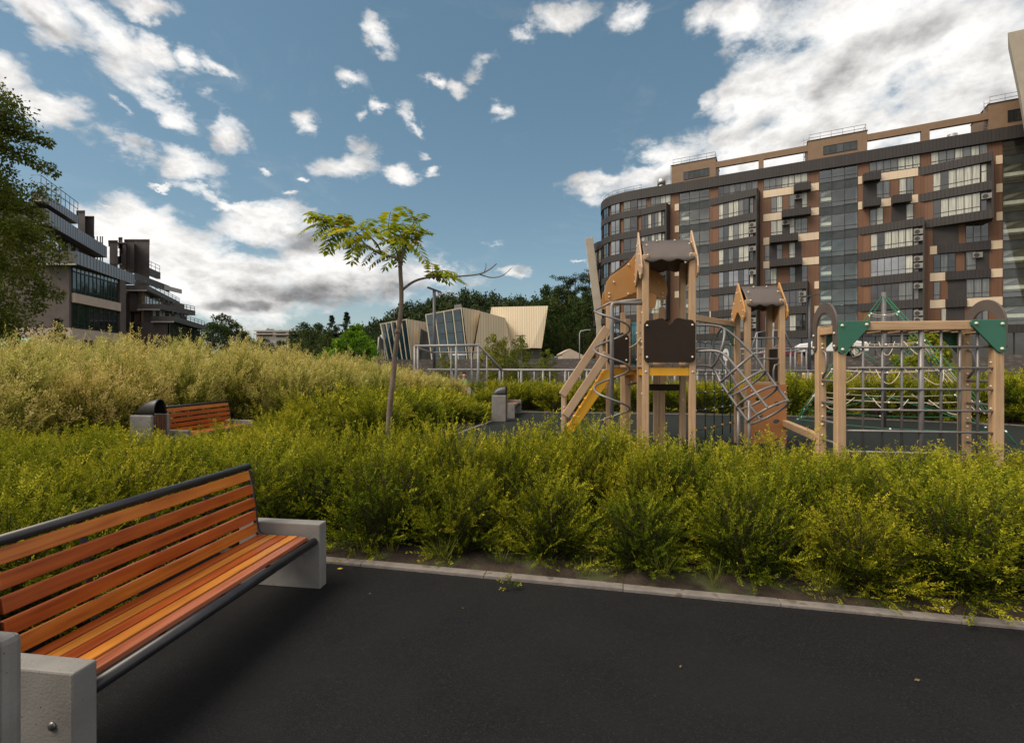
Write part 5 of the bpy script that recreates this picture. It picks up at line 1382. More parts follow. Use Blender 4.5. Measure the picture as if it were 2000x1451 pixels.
mat_leaf('leaf_lime', [(0, (.10,.13,.01,1)), (.5, (.24,.26,.02,1)), (1, (.42,.40,.06,1))], .35)
mat_leaf('leaf_young', [(0, (.07,.085,.012,1)), (.5, (.16,.17,.025,1)), (1, (.30,.28,.05,1))], .3)
mat_leaf('leaf_sumac', [(0, (.08,.14,.008,1)), (.4, (.20,.26,.010,1)), (.7, (.38,.37,.015,1)), (1, (.58,.40,.02,1))], .45, vary=.05)
mat_leaf('grass_blade', [(0, (.06,.08,.01,1)), (1, (.26,.26,.05,1))], .3)

def shrub_proto(tag_, seed, Rr, Hh, nsh, ntw, nl, L, W, tw, leafm, upright=.5, open_=.35, lowf=.36):
    V, Q, tint, SV, SQ = shrub_arrays(seed, Rr, Hh, nsh, ntw, nl, L, W, tw, upright, open_, lowf)
    fol = np_mesh('foliage_'+tag_, V, Q, leafm, None, tint); stem = np_mesh('stems_'+tag_, SV, SQ, 'twig_brown')
    both = np_mesh('shrub_'+tag_, np.concatenate([V, SV]), np.concatenate([Q, SQ+len(V)]), [leafm, 'twig_brown'],
                   np.concatenate([np.zeros(len(Q)), np.ones(len(SQ))]), np.concatenate([tint, np.zeros(len(SQ))]))
    return fol, stem, both
NEAR = [shrub_proto('near%d' % i, 20+i, .46, .92, 160, 9, 17, .027, .0090, .175, 'willow_green', .45+.1*(i % 2), .20, .52) for i in range(5)]
MID = [shrub_proto('mid%d' % i, 40+i, .54, .90, 110, 8, 13, .036, .0125, .20, 'willow_green', .5, .3) for i in range(3)]
FAR = [shrub_proto('far%d' % i, 60+i, .62, .95, 80, 7, 9, .058, .021, .22, 'willow_green', .5, .3) for i in range(3)]
PALE = [shrub_proto('pale%d' % i, 80+i, .85, 1.85, 190, 10, 9, .070, .017, .24, 'willow_pale', .6, .26) for i in range(4)]
rv = random.Random(5)
def put(mesh, name, x, y, s, sz, label, cat, group, parts=None, z=0, rz=None):
    rz = rv.uniform(0, 6.28) if rz is None else rz
    if parts:
        t = thing(name, label, cat, (x, y, z), rz, group); t.scale = (s, s, sz)
        link('foliage', parts[0], t); link('stems', parts[1], t); return t
    o = link(name, mesh); o.location = (x, y, z); o.rotation_euler = (0, 0, rz); o.scale = (s, s, sz); return tag(o, label, cat, group)
def free(x, y, m):
    if inside((x, y), PLAY) or dist_poly((x, y), PLAY) < m: return False
    if inside((x, y), PAD2) or dist_poly((x, y), PAD2) < m*.5: return False
    return True
ORD = ['first', 'second', 'third', 'fourth', 'fifth', 'sixth', 'seventh', 'eighth', 'ninth', 'tenth', 'eleventh', 'twelfth']
# front row along the kerb, from the bench to the right edge of the picture
X = -1.12; i = 0
extra = ['beside the bench end block', 'with long feathery shoots', 'in front of the young tree', 'with bright yellow tips', 'leaning over the kerb', 'before the yellow stair', 'in front of the play tower', 'with a dark gap beside it', 'below the hoop tunnel', 'before the small tower', 'in front of the climbing frame', 'at the right edge of the photo']
while X < 5.2 and i < 12:
    y = kerb_y(X)+.43+rv.uniform(-.05, .07)
    s = rv.uniform(.80, 1.12)
    put(None, 'willow_shrub', X, y, s, s*rv.uniform(.78, .95)*(.95 if X < 2 else .86), '%s green shrub from the bench along the kerb, %s' % (ORD[i], extra[i]), 'shrub', 'green willow shrubs along the kerb', NEAR[i % 5])
    X += rv.uniform(.60, .76); i += 1
GB = 'green willow shrubs of the front bed'
for row, (d0, st) in enumerate(((.98, .52), (1.46, .55), (1.95, .6), (2.4, .62))):
    X = -1.5+.2*(row % 2)
    while X < 6.2:
        x = X+rv.uniform(-.1, .1); y = kerb_y(x)+d0+rv.uniform(-.12, .12)
        if (x/y < 1.25) and free(x, y, .42):
            k = rv.uniform(.86, 1.08); fall = 1.0 if x < .5 else (1.0-.07*(x-.5) if x < 4 else .76)
            if row < 2: put(None, 'willow_shrub', x, y, k, k*.95*fall, 'green feathery willow shrub in the bed between kerb and playground', 'shrub', GB, NEAR[rv.randrange(4)])
            else: put(MID[rv.randrange(3)][2], 'willow_shrub', x, y, k, k*.95*fall, 'green feathery willow shrub in the bed between kerb and playground', 'shrub', GB)
        X += st
# bed behind the bench and up to the second bench
GL = 'green willow shrubs behind the near bench'
for x0, y0 in [(xx, yy) for yy in (2.2, 2.75, 3.3, 3.9, 4.5, 5.15, 5.8, 6.5, 7.2) for xx in (-6.9, -6.3, -5.7, -5.15, -4.6, -4.05, -3.5, -2.95, -2.4, -1.85)]:
    x = x0+rv.uniform(-.14, .14); y = y0+rv.uniform(-.14, .14)
    if abs(x/y) > 1.3 or x > -2.62 and y < 4.0: continue
    if x < -4.9 and y > 6.3: continue
    if not free(x, y, .40): continue
    k = rv.uniform(.84, 1.06); big = y < 4.6
    lab = 'green willow shrub in the bed behind the near bench'
    if big: put(None, 'willow_shrub', x, y, k, k*.86, lab, 'shrub', GL, NEAR[rv.randrange(4)])
    else: put(MID[rv.randrange(3)][2], 'willow_shrub', x, y, k, k*(.88 if y < 5.6 else (.74 if x < -3.6 else .82)), lab, 'shrub', GL)
# middle bed left of the playground
GM = 'green willow shrubs left of the playground'
y = 7.6
while y < 17.5:
    x = -4.3+(y-7.6)*.10
    while x < .6:
        xx = x+rv.uniform(-.2, .2); yy = y+rv.uniform(-.25, .25); k = rv.uniform(.95, 1.2)
        if free(xx, yy, .5): put(FAR[rv.randrange(3)][2] if yy > 9 else MID[rv.randrange(3)][2], 'willow_shrub', xx, yy, k, k*(.96 if yy < 11 else .82)*(.6 if -.135 < xx/yy < -.065 and yy > 10 else 1), 'green willow shrub in the bed left of the playground', 'shrub', GM)
        x += .82
    y += .85
# far bed beyond the playground
GF = 'green willow shrubs beyond the playground'
for row in range(3):
    x = -1.2
    while x < 15.6:
        yl = 16.9-(x-.18)*.155 if x < 8.6 else 15.6-(x-8.6)*.52
        xx = x+rv.uniform(-.2, .2)+row*.3; yy = yl+.75+row*.85+rv.uniform(-.2, .2); k = rv.uniform(1.0, 1.25)
        if free(xx, yy, .45): put(FAR[rv.randrange(3)][2], 'willow_shrub', xx, yy, k, k*(.86+(.22 if x > 8 else 0))*(.45 if -.135 < xx/yy < -.065 else 1), 'green willow shrub in the long bed beyond the playground surface', 'shrub', GF)
        x += .95
for x, y in ((14.4, 12.6), (15.4, 11.4), (15.9, 12.6), (16.4, 10.6), (16.4, 14.2), (14.9, 13.9)):
    put(FAR[rv.randrange(3)][2], 'willow_shrub', x, y, 1.35, 1.45, 'tall green willow shrub at the right edge behind the climbing frame', 'shrub', 'green shrubs at the right edge')
# pale variegated willows
GP = 'pale variegated willows on the left'
for x, y, s, h in [(-7.6,5.6,.8,.80), (-8.6,6.3,.9,.92), (-7.1,6.7,.8,.74), (-8.0,7.5,.95,.95), (-9.4,7.4,1,1.0), (-7.2,8.2,.85,.80), (-8.9,8.7,1,1.02), (-10.4,8.6,1,1.05), (-7.4,9.4,.95,.92),
    (-8.4,10.2,1,1.02), (-9.9,10.1,1.05,1.08), (-11.6,10,1.05,1.08), (-7.1,10.6,.95,.95), (-6.6,11.7,1,1.0), (-7.9,11.7,1,1.08), (-9.3,11.8,1.05,1.12), (-10.8,11.6,1.05,1.12), (-12.5,11.6,1.05,1.14),
    (-5.3,11.9,.95,.86), (-5.9,12.9,1,1.02), (-7.3,13.2,1.05,1.12), (-8.8,13.3,1.05,1.15), (-10.4,13.3,1.1,1.16), (-12.2,13.4,1.1,1.18), (-4.6,13.0,.95,.86), (-5.1,14.2,1,.95), (-6.6,14.6,1.05,1.06), (-8.3,14.9,1.1,1.17), (-10.2,15,1.1,1.18), (-12.4,15.2,1.1,1.22), (-14.3,14.6,1.1,1.2),
    (-3.9,14.4,.9,.78), (-4.5,15.6,1,.90), (-6.0,16.1,1.05,1.0), (-7.8,16.6,1.1,1.12), (-3.3,15.8,.9,.72), (-4.0,17.0,1,.82), (-5.4,17.6,1,.93), (-2.9,17.2,.9,.66), (-3.0,18.4,.9,.72), (-4.6,18.8,1,.85), (-6.6,18.2,1.1,1.02), (-2.2,18.6,.85,.60), (-9.6,17,1.1,1.15), (-11.6,17.2,1.1,1.2)]:
    put(PALE[rv.randrange(4)][2], 'pale_willow', x+rv.uniform(-.12,.12), y+rv.uniform(-.12,.12), s, h, 'pale cream and green variegated willow in the tall bed at left', 'shrub', GP)
# weeds at the kerb
def tuft(n, h, seed):
    r_ = np.random.default_rng(seed); P = np.stack([r_.normal(0, .02, n), r_.normal(0, .02, n), np.zeros(n)], 1)
    D = unit(np.stack([r_.normal(0, .35, n), r_.normal(0, .35, n), np.ones(n)], 1)); S_ = unit(np.cross(D, r_.normal(size=(n, 3))))
    V, Q = leaf_quads(P, D, S_, h*r_.uniform(.5, 1.1, n), np.full(n, .006)); return np_mesh('tuft%d' % seed, V, Q, 'grass_blade', None, r_.uniform(0, 1, n))
tf = [tuft(26, .22, 1), tuft(18, .14, 2), tuft(34, .30, 3)]
wx = [(-1.22,.22), (-1.0,.30), (-.55,.20), (-.1,.26), (.55,.22), (1.1,.25), (1.42,.20), (1.75,.30), (2.1,.22), (2.55,.35), (2.9,.26), (3.4,.25)]
for j, (x, d) in enumerate(wx):
    o = link('grass_tuft', tf[j % 3]); o.location = (x, kerb_y(x)+d, .005); o.rotation_euler = (0,0,j*1.7)
    tag(o, 'thin green grass tuft growing in the bare soil strip behind the kerb', 'grass tuft', 'grass tufts along the kerb')
sp_ = shrub_arrays(201, .045, .10, 7, 3, 6, .022, .007, .04, .5, .2)
sprig = np_mesh('sprig', sp_[0], sp_[1], 'willow_green', None, sp_[2])
q = gr(998, 1152); o = link('weed_sprig', sprig); o.location = (q.x, q.y, 0); tag(o, 'small green weed growing out of the black rubber beside the kerb', 'weed')
mat('dry_leaf', (.10,.065,.025,1), (.16,.11,.04,1), 9, .8); mat('dead_leaf', (.50,.34,.03,1), None, 9, .6); mat('chip_pale', (.55,.48,.40,1), None, 9, .7)
fl_ = MB().add([(0,0,.006), (.018,.009,.010), (.038,.003,.007), (.02,-.009,.005)], [(0,1,2,3)]).mesh('leaf_litter', 'dry_leaf')
for j, (px, py) in enumerate(((720,1160), (905,1190), (1330,1300), (1785,1330))):
    q = gr(px, py); o = link('fallen_leaf', fl_); o.location = (q.x, q.y, .001); o.rotation_euler = (0,0,j*2.1); sz = .45+.15*(j % 4); o.scale = (sz, sz, sz)
    tag(o, 'tiny dry brown leaf lying on the open black rubber', 'leaf', 'dry leaves on the rubber')
q = gr(658, 1112); lf = MB().add([(0,0,.006), (.022,.010,.010), (.045,.004,.007), (.024,-.010,.005)], [(0,1,2,3)]); lo = solo('fallen_leaf', lf, 'dead_leaf', 'yellow fallen leaf on the black rubber beside the bench block', 'leaf', (q.x, q.y, 0))
lo.modifiers.new('Solidify', 'SOLIDIFY').thickness = .001
cm = MB().box(-.5,.5,-.32,.32,-.3,.3).mesh('chip', 'chip_pale')
for px, py, s in ((1856,1200,.022), (1735,1175,.012), (1972,1210,.014), (1975,1216,.01), (1720,1160,.012), (1880,1190,.009), (1950,1204,.008)):
    q = gr(px, py); o = link('stone_chip', cm); o.location = (q.x, q.y+.05, .02); o.scale = (s*1.6, s, s*.7); o.rotation_euler = (.2, .1, px); bev(o, .12)
    tag(o, 'pale stone chip lying on the bare soil near the kerb at lower right', 'stone', 'pale chips on the soil')

# ------------------------------------------------------------------ young sumac tree
TY = 6.6; tr0 = at(757, 870, TY); TB = Vector((tr0.x, TY, 0))
su = thing('young_tree', 'slender young tree with bare right branch and yellow green pinnate leaves', 'tree', TB, 0)
def tp(px, py, dy=0): q = at(px, py, TY+dy); return Vector((q.x-TB.x, q.y-TB.y, q.z))
def cat(P, k=5):
    P = [Vector(p) for p in P]; o = []
    for i in range(len(P)-1):
        p0 = P[max(i-1,0)]; p1 = P[i]; p2 = P[i+1]; p3 = P[min(i+2, len(P)-1)]
        for s in range(k):
            t = s/k; o.append(.5*((2*p1)+(p2-p0)*t+(2*p0-5*p1+4*p2-p3)*t*t+(3*p1-p0-3*p2+p3)*t**3))
    o.append(P[-1]); return o
def limb(mb, P, r0, r1, n=8):
    P = cat(P); k = len(P); mb.tube(P, [r0+(r1-r0)*i/(k-1) for i in range(k)], n)
m = MB()
limb(m, [Vector((-.03,0,0)), tp(756,890), tp(761,800), tp(768,735), tp(772,690), tp(777,650), tp(783,610), tp(784,570), tp(782,530), tp(782,512)], .040, .026, 10)
m.ball(tp(776.5,648), .045, 0, 8, 5); m.ball(tp(782,512), .036, 0, 8, 5)
part('trunk', m, 'bark_grey', su)
m = MB()
br = [[tp(782,512), tp(770,503), tp(745,497,.05), tp(718,482,.1), tp(704,466,.12), tp(694,452,.15), tp(668,442,.2), tp(640,436,.25)],
      [tp(786,566), tp(803,553,-.05), tp(822,545,-.1), tp(850,541,-.15), tp(890,540,-.2), tp(933,536,-.25), tp(955,527,-.28), tp(970,515,-.3)],
      [tp(782,514), tp(774,490,-.1), tp(764,468,-.2), tp(758,452,-.25)], [tp(783,514), tp(790,492,.1), tp(792,470,.15), tp(797,452,.2), tp(808,436,.25)], [tp(782,516), tp(786,488), tp(787,470,-.1), tp(782,455,-.15)],
      [tp(745,497,.05), tp(737,478,-.1), tp(722,462,-.2), tp(708,450,-.25)]]
for k_, b in enumerate(br): limb(m, b, .019 if k_ < 2 else .014, .006, 6)
limb(m, [tp(936,535.5,-.25), tp(958,542,-.25), tp(980,539,-.27), tp(999,524,-.3)], .009, .004, 6); limb(m, [tp(946,531,-.27), tp(949,522,-.27), tp(949,514,-.28)], .006, .003, 5)
limb(m, [tp(797,452,.2), tp(806,444,.2), tp(812,438,.22)], .006, .003, 5); limb(m, [tp(812,446,.2), tp(819,441,.2), tp(819,431,.22)], .005, .003, 5)
part('branches', m, 'bark_grey', su)
rg = np.random.default_rng(3); LV = []; LQ = []; LT = []; nv = 0; rac = MB()
def compound(base, d, ln, tint):
    global nv
    d = Vector(d).normalized(); side = d.cross(Vector((0,0,1))).normalized(); n = 8
    pts = [base+d*(ln*t)+Vector((0,0,1))*(ln*(.16*t-.52*t*t)) for t in np.linspace(0, 1, n+1)]
    rac.tube(pts, .003, 4)
    P = []; D_ = []; S_ = []; L_l = []
    for i in range(1, n+1):
        t = (pts[i]-pts[i-1]).normalized()
        for s in ((1, -1) if i < n else (1, -1, 0)):
            dd = t*.42+side*s*.85+Vector((0,0,-.36 if s else -.1))+Vector(rg.normal(size=3))*.10; dd.normalize()
            P.append(pts[i]); D_.append(dd); S_.append(t if s else side); L_l.append(ln*(.37 if i < n else .30)*(1-.22*abs(i/n-.5)))
    P, D_, S_ = np.array(P), np.array(D_), np.array(S_); V, Q = leaf_quads(P, D_, unit(np.cross(np.cross(D_, S_), D_)), np.array(L_l), np.array(L_l)*.36)
    LV.append(V); LQ.append(Q+nv); LT.append(np.clip(tint+rg.normal(0, .13, len(Q)), 0, 1)); nv += len(V)
tips = [(640,436,.25,7), (660,441,.2,5), (690,450,.15,5), (708,450,-.25,5), (728,462,-.15,4), (742,440,-.1,0), (758,452,-.25,5), (770,478,-.1,3), (790,462,.15,5), (782,455,-.15,5), (808,437,.25,5), (800,480,.1,3), (828,540,-.1,4), (845,536,-.15,5), (720,482,.1,2), (760,500,0,2), (672,446,.2,3), (652,450,.22,2), (692,462,.1,2), (735,492,0,2), (812,462,.15,2)]
for px, py, dy, n in tips:
    for k_ in range(max(1, n-(n > 3))):
        an = rg.uniform(0, 6.28); lean = -.5 if px < 720 else (.75 if px > 815 else (.3 if px > 800 else 0))
        compound(tp(px, py, dy), (math.cos(an)+lean, math.sin(an)*.9, rg.uniform(.15, .95) if px > 815 else rg.uniform(-.45, 1.05)), rg.uniform(.24, .48), .25+.4*rg.uniform())
o = link('foliage', np_mesh('sumac_leaves', np.concatenate(LV), np.concatenate(LQ), 'leaf_sumac', None, np.concatenate(LT)), su); part('leaf_stalks', rac, 'twig_brown', su)

# ------------------------------------------------------------------ trees further off
def tree(name, label, cat_, loc, trunk, crown, barkm, leafm, group=None, rz=0):
    t = thing(name, label, cat_, loc, rz, group); part('trunk', trunk, barkm, t)
    V, Q, T = crown; link('crown', np_mesh('crown', V, Q, leafm, None, T), t); return t
def clumps_dome(seed, n, rx, rz, zc, rmin, rmax, hollow=.35):
    r_ = np.random.default_rng(seed); d = rand_dirs(r_, n); q = r_.uniform(hollow, 1, (n, 1))**.6
    c = d*q*np.array([rx, rx, rz])+np.array([0, 0, zc]); return [(c[i], r_.uniform(rmin, rmax)) for i in range(n)]
# birch at the left edge
BT = Vector((-28.6, 24, 0)); tk = MB(); limb(tk, [(0,0,0), (.1,0,6), (-.1,.1,11), (0,0,16)], .3, .06)
cl = []; r_ = np.random.default_rng(12)
for i in range(13):
    z = 6+11.5*i/13; an = i*2.4; ln = (3.9-.17*max(0, z-9)**1.2)*r_.uniform(.8, 1.1)
    e = Vector((math.cos(an)*ln, math.sin(an)*ln, z+.8)); limb(tk, [(0,0,z-1.5), e*.6+Vector((0,0,z*.4+.4)), e], .07, .015, 6)
for k_ in range(620):
    z = r_.uniform(3.2, 17.6); rad = 4.3*math.sqrt(max(.02, 1-((z-8.5)/9.4)**2)); an = r_.uniform(0, 6.28); q = r_.uniform(.25, 1)**.5*rad*(1+.22*math.sin(an*3+z*.9))
    cl.append(((q*math.cos(an), q*math.sin(an), z-.4*q/rad), r_.uniform(.3, .8)))
for an, z, ln in ((.3, 13.6, 4.6), (-.5, 12.2, 4.5), (-.2, 15.6, 3.4), (.1, 9.6, 4.9), (-.7, 14.5, 3.4), (-.35, 7.2, 5.0)):
    for s in range(9):
        t = .45+.07*s; cl.append(((ln*t*math.cos(an), ln*t*math.sin(an), z+1.2*t-1.5*t*t), .42-.2*t)); cl.append(((ln*t*math.cos(an)+.2, ln*t*math.sin(an), z+.3*t-1.5*t*t-.6), .3))
tree('birch_tree', 'tall drooping birch cut off at the left edge of the photo', 'tree', BT, tk, crown_arrays(5, cl, 85, .17, .10, 1.25, .8), 'bark_birch', 'leaf_birch')
# pines and tall trees right of the pavilion
def pine_proto(seed, h):
    r_ = np.random.default_rng(seed); tk = MB(); limb(tk, [(0,0,0), (.2,0,h*.4), (-.1,.15,h*.75), (.1,0,h*.97)], .26, .07, 7); cl = []
    for i in range(15):
        z = h*(.50+.48*i/15)+r_.normal(0,.3); an = r_.uniform(0, 6.28); ln = h*.17*(1.15-.6*(i/15))*r_.uniform(.6, 1.15)
        e = Vector((ln*math.cos(an), ln*math.sin(an), z+.4)); limb(tk, [(0,0,z-.5), e*.55+Vector((0,0,z*.45)), e], .06, .02, 5)
        for s in range(4): cl.append((np.array(e)*np.array([1,1,0])*(.5+.2*s)+np.array([r_.normal(0,.35), r_.normal(0,.35), z+.1+r_.normal(0,.25)]), r_.uniform(.55, 1.0)))
    cl.append((np.array([.1,0,h*.97]), .9)); return tk.mesh('pine_trunk', 'bark_pine'), np_mesh('pine_crown', *crown_arrays(seed, cl, 60, .34, .16, .55)[:2], 'leaf_pine', None, crown_arrays(seed, cl, 60, .34, .16, .55)[2])
def decid_proto(seed, h, leafm='leaf_broad', wide=.3, low=.15, L=.42, n=70, per=70):
    r_ = np.random.default_rng(seed); tk = MB(); limb(tk, [(0,0,0), (.1,0,h*.4), (0,.1,h*.85)], .22*h/14, .04, 7); cl = []
    for i in range(n):
        z = r_.uniform(low, 1)*h; q = (z/h-low)/(1-low); rad = h*wide*(math.sin(math.pi*min(1, q*.82+.16)))**.8; an = r_.uniform(0, 6.28); u = math.sqrt(r_.uniform(.1, 1))*rad*(1+.3*math.sin(an*3+seed+q*5))
        cl.append((np.array([u*math.cos(an), u*math.sin(an), z]), h*r_.uniform(.045, .085)))
        if i % 6 == 0: limb(tk, [(0,0,z*.75), (u*.6*math.cos(an), u*.6*math.sin(an), z*.92), (u*math.cos(an), u*math.sin(an), z)], .05*h/14, .015, 5)
    c = crown_arrays(seed, cl, per, L, L*.6); return tk.mesh('trunk', 'bark_grey'), np_mesh('crown', c[0], c[1], leafm, None, c[2])
def conif_proto(seed, h):
    r_ = np.random.default_rng(seed); tk = MB(); limb(tk, [(0,0,0), (0,0,h*.5), (0,0,h)], .2, .03, 6); cl = []
    for i in range(70):
        z = h*(.08+.92*(i/70)); rad = h*.19*(1-i/70)**.85*r_.uniform(.5, 1.1)+.1; an = r_.uniform(0, 6.28); cl.append((np.array([rad*math.cos(an), rad*math.sin(an), z]), h*.045*(1.3-i/70)))
    c = crown_arrays(seed, cl, 40, .5, .22, .6, .3); return tk.mesh('trunk', 'bark_pine'), np_mesh('crown', c[0], c[1], 'leaf_pine', None, c[2])
PINES = [pine_proto(301, 20), pine_proto(302, 20), pine_proto(303, 20)]; DEC = [decid_proto(311, 14), decid_proto(312, 14), decid_proto(313, 14)]; CON = [conif_proto(321, 16), conif_proto(322, 16)]
def plant(proto, name, label, cat_, px, top, Y, hp, z0, group=None, rz=0, wide=1.0):
    p = at(px, top, Y); s = (p.z-z0)/hp; t = thing(name, label, cat_, (p.x, Y, z0), rz, group); t.scale = (s*wide, s*wide, s)
    link('trunk', proto[0], t); link('crown', proto[1], t); return t
plant(PINES[0], 'pine_tree', 'tallest bare stemmed pine with flat tufted crown left of the concrete fin', 'tree', 1124, 532, 112, 20, 2.3, 'tall trees right of the pavilion', 0)
plant(PINES[1], 'pine_tree', 'open crowned pine in the middle of the trees right of the pavilion', 'tree', 1106, 538, 116, 20, 2.3, 'tall trees right of the pavilion', 2)
plant(PINES[2], 'pine_tree', 'dark pine touching the slanted concrete fin of the apartment block', 'tree', 1150, 524, 105, 20, 2.3, 'tall trees right of the pavilion', 4)
for px, top, Y, k_, lab in ((1050,584,110,0,'broad tree just above the pavilion roof corner'), (1072,560,112,1,'pointed leafy tree left of the tall pines'), (1090,566,108,2,'dark leafy tree under the tall pines'), (1136,575,104,0,'leafy tree low between pines and concrete fin'), (1158,560,100,1,'leafy tree directly behind the concrete fin'), (1075,620,100,2,'low dark tree right of the beige pavilion wall'), (1112,610,98,0,'low dark tree behind the low house'), (1140,625,95,1,'low dark tree behind the curved lamp'), (1098,640,92,2,'bushy tree at the foot of the tall trees'), (1160,640,92,0,'bushy tree beside the foot of the concrete fin')):
    plant(DEC[k_], 'leafy_tree', lab, 'tree', px, top, Y, 14, 2.3, 'tall trees right of the pavilion', px*.7, .9)
for px, top, Y, k_, kind, lab in ((415,628,120,0,'d','tree just right of the terraced building'), (437,616,125,1,'d','tallest loose tree between terraced building and far white block'), (462,628,128,0,'p','small flat topped pine left of the far white block'), (478,652,120,2,'d','low tree at the left end of the far white block'), (515,660,110,1,'d','dark round tree in front of the far white block'), (548,668,105,2,'d','low green bush tree below the far white block'), (592,632,150,1,'d','round topped tree at the right end of the far white block'), (605,640,130,0,'d','pale round tree right of the far white block'), (622,636,150,2,'d','broad tree left of the pointed spruce'), (648,616,140,0,'c','pointed dark spruce left of the wooded hill'), (660,632,140,1,'p','pine tree beside the pointed spruce'), (678,610,160,1,'c','pointed spruce at the left foot of the wooded hill'), (640,650,110,2,'d','dark tree below the pointed spruce'), (580,664,100,0,'d','mid green tree right of the dark round tree'), (700,640,140,1,'d','leafy tree behind the bright green tree'), (725,655,120,0,'d','leafy tree left of the teal glass front'), (530,641,200,2,'p','distant pine above the far white block'), (548,643,200,0,'p','distant pine behind the far white block roof'), (490,668,95,1,'d','low dark tree left of the dark round tree'), (610,668,95,2,'d','low tree behind the pale hedge at mid left')):
    pr_ = {'d': DEC[k_ % 3], 'p': PINES[k_ % 3], 'c': CON[k_ % 2]}[kind]; hp = {'d': 14, 'p': 20, 'c': 16}[kind]
    plant(pr_, {'d': 'leafy_tree', 'p': 'pine_tree', 'c': 'spruce_tree'}[kind], lab, 'tree', px, top, Y, hp, 0, 'trees along the skyline at left', px*.37, 1.25 if kind == 'd' else 1.0)
BR = decid_proto(331, 5, 'leaf_bright', .42, .1, .30, 60, 70); plant(BR, 'leafy_tree', 'bright green leafy tree left of the teal glass pavilion', 'tree', 695, 643, 45, 5, 0, None, 1, .95); plant(BR, 'leafy_tree', 'smaller bright green bush left of the bright tree', 'tree', 660, 668, 46, 5, 0, None, 3, .95)
YG = decid_proto(332, 4.2, 'leaf_young', .26, .12, .16, 46, 60)
for px, top, Y, lab in ((962,657,36,'loose yellow green sapling before the beige wedge wall'), (985,664,38,'thin yellow green sapling right of the wedge wall'), (1017,660,36,'fuller yellow green sapling in front of the ribbed wall'), (870,690,34,'small green sapling seen through the ramp railing'), (1068,685,40,'yellow green bush before the low house')):
    plant(YG, 'sapling', lab, 'tree', px, top, Y, 4.2, 0, 'saplings behind the railing', px)
LM = decid_proto(333, 4, 'leaf_lime', .55, .15, .24, 60, 70); plant(LM, 'leafy_tree', 'lime green round tree seen through the climbing frame', 'tree', 1822, 648, 25.5, 4, 0, None, 2, .9)
plant(CON[0], 'spruce_tree', 'small dark conifer before the plinth of the terraced building', 'tree', 113, 622, 41, 16, 0, None, 0, 1.3)
for x, y, s in ((3.5,42.5,.5), (6,41.5,.55), (8.5,40.2,.5), (11,38.8,.55), (0.5,43,.5)):
    t = thing('bush', 'low green bush at the foot of the grey stone retaining wall', 'bush', (x, y, 0), x, 'bushes at the retaining wall'); t.scale = (s, s, s*.75); link('trunk', DEC[0][0], t).scale = (.3,.3,.3); link('crown', BR[1], t).data = LM[1] if False else YG[1]
# ------------------------------------------------------------------ wooded hill
hl = MB(); nx, ny = 70, 26; prof = [(-160,0), (-112,2), (-92,8), (-78,18), (-64,28), (-50,38), (-36,43.5), (-14,42), (6,39), (30,36), (60,34), (90,36), (160,40)]
def hz(x):
    for (x0, z0), (x1, z1) in zip(prof[:-1], prof[1:]):
        if x0 <= x <= x1: return z0+(z1-z0)*(x-x0)/(x1-x0)
    return 0
def hill(x, y): 
    q = max(0, min(1, (y-150)/130)); q = q*q*(3-2*q); return (hz(x*260/max(y,200))*.74+2*mnoise.noise(Vector((x*.03, y*.03, 0))))*q-1
vs = [(-170+340*i/nx, 140+260*j/ny, hill(-170+340*i/nx, 140+260*j/ny)) for j in range(ny+1) for i in range(nx+1)]
mat('hill_floor', (.018,.022,.010,1), (.03,.034,.015,1), .2, .95)
hl.add(vs, [(j*(nx+1)+i, j*(nx+1)+i+1, (j+1)*(nx+1)+i+1, (j+1)*(nx+1)+i) for j in range(ny) for i in range(nx)], 0, True); struct('hill', hl, 'hill_floor')
rh = np.random.default_rng(77); fv = []; fq_ = []; ft = []; nv2 = 0
protos = []
for s_ in range(6):
    con = s_ % 2 == 0; cl = []; r_ = np.random.default_rng(400+s_)
    for i in range(16):
        q = i/16
        if con: rad = 2.3*(1-q)**.8+.2; z = 2+11*q
        else: rad = 3.0*math.sin(math.pi*min(1, .2+.75*q)); z = 4+8*q
        an = r_.uniform(0, 6.28); cl.append((np.array([rad*.8*math.cos(an), rad*.8*math.sin(an), z]), r_.uniform(.9, 1.7)))
    protos.append(crown_arrays(400+s_, cl, 13, 1.15, .7))
for k_ in range(1250):
    x = rh.uniform(-125, 95); y = 160+130*rh.uniform()**.8; z = hill(x, y)
    if z < 1.5 and x < -70: continue
    V, Q, T = protos[rh.integers(0, 6)]; s_ = rh.uniform(.65, 1.05); a = rh.uniform(0, 6.28); ca, sa = math.cos(a), math.sin(a)
    W_ = np.stack([(V[:,0]*ca-V[:,1]*sa)*s_+x, (V[:,0]*sa+V[:,1]*ca)*s_+y, V[:,2]*s_*rh.uniform(.85,1.2)+z], 1)
    fv.append(W_); fq_.append(Q+nv2); ft.append(np.clip(T+rh.normal(0,.2), 0, 1)); nv2 += len(V)
mat_leaf('leaf_hill', [(0, (.014,.024,.010,1)), (.5, (.036,.054,.018,1)), (1, (.08,.098,.030,1))], .1)
wo_ = link('hill_forest', np_mesh('hill_forest', np.concatenate(fv), np.concatenate(fq_), 'leaf_hill', None, np.concatenate(ft)))
tag(wo_, 'dark mixed forest covering the hill behind the pavilion', 'forest', None, 'stuff')

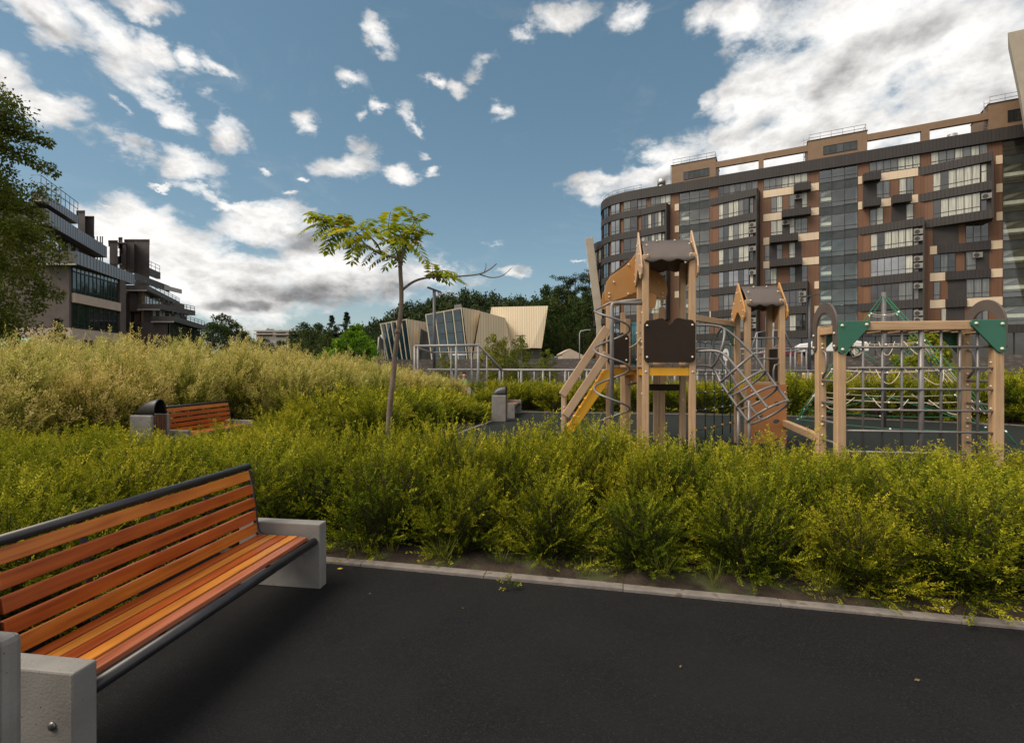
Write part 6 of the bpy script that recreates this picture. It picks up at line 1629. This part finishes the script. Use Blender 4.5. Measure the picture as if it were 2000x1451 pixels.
# ------------------------------------------------------------------ child by the railing
mat('skin', (.50,.30,.21,1), None, 5, .6); mat('shirt_green', (.03,.36,.14,1), None, 9, .8); mat('shorts_red', (.20,.045,.035,1), None, 9, .8); mat('hair_brown', (.05,.03,.02,1), None, 9, .8)
CP = at(906, 740, 20.0); CP.z = -.035; ch_ = thing('person', 'child in a green shirt and dark red shorts standing beyond the hedge', 'child', CP, .4)
def skin(name, V, E, Rd, mm, parent, sub=2):
    me = bpy.data.meshes.new(name); me.from_pydata(V, E, []); me.materials.append(MATS[mm]); o = link(name, me, parent)
    md = o.modifiers.new('Skin', 'SKIN'); md.use_smooth_shade = True
    if not me.skin_vertices: me.attributes
    for v, r_ in zip(me.skin_vertices[0].data, Rd): v.radius = r_ if isinstance(r_, tuple) else (r_, r_)
    me.skin_vertices[0].data[0].use_root = True
    s_ = o.modifiers.new('Subsurf', 'SUBSURF'); s_.levels = sub; s_.render_levels = sub; return o
V = [(0,0,.66), (0,.01,.80), (0,.01,.98), (0,.005,1.10), (0,-.01,1.17), (0,-.02,1.27), (0,-.02,1.335)]
Rd = [(.10,.075), (.09,.07), (.105,.075), (.05,.045), (.04,.04), (.078,.088), (.05,.055)]; E = [(0,1), (1,2), (2,3), (3,4), (4,5), (5,6)]
def chain(st, pts):
    p = st
    for c, r_ in pts: V.append(c); Rd.append(r_); E.append((p, len(V)-1)); p = len(V)-1
for s_ in (1, -1):
    chain(2, [((s_*.13,.01,1.04), .042), ((s_*.185,.02,.86), .032), ((s_*.19,-.05,.70), .026), ((s_*.185,-.08,.64), .024)])
    chain(0, [((s_*.07,0,.60), .068), ((s_*.075,-.01,.34), .048), ((s_*.08,.02,.08), .034), ((s_*.085,-.05,.035), .034), ((s_*.09,-.13,.03), .024)])
skin('body', V, E, Rd, 'skin', ch_)
hv = [(0,.015,1.30), (0,.02,1.36), (0,.045,1.25)]; skin('hair', hv, [(0,1), (0,2)], [(.088,.085), (.06,.06), (.07,.05)], 'hair_brown', ch_)
skin('shirt', [(0,0,.68), (0,.01,.80), (0,.01,.99), (0,.005,1.08), (.14,.01,1.035), (.175,.015,.92), (-.14,.01,1.035), (-.175,.015,.92)], [(0,1), (1,2), (2,3), (2,4), (4,5), (2,6), (6,7)], [(.125,.098), (.112,.09), (.122,.09), (.06,.055), .056, .054, .056, .054], 'shirt_green', ch_)
skin('shorts', [(0,0,.68), (.073,0,.58), (.08,-.01,.42), (-.073,0,.58), (-.08,-.01,.42)], [(0,1), (1,2), (0,3), (3,4)], [(.118,.09), .085, .078, .085, .078], 'shorts_red', ch_)
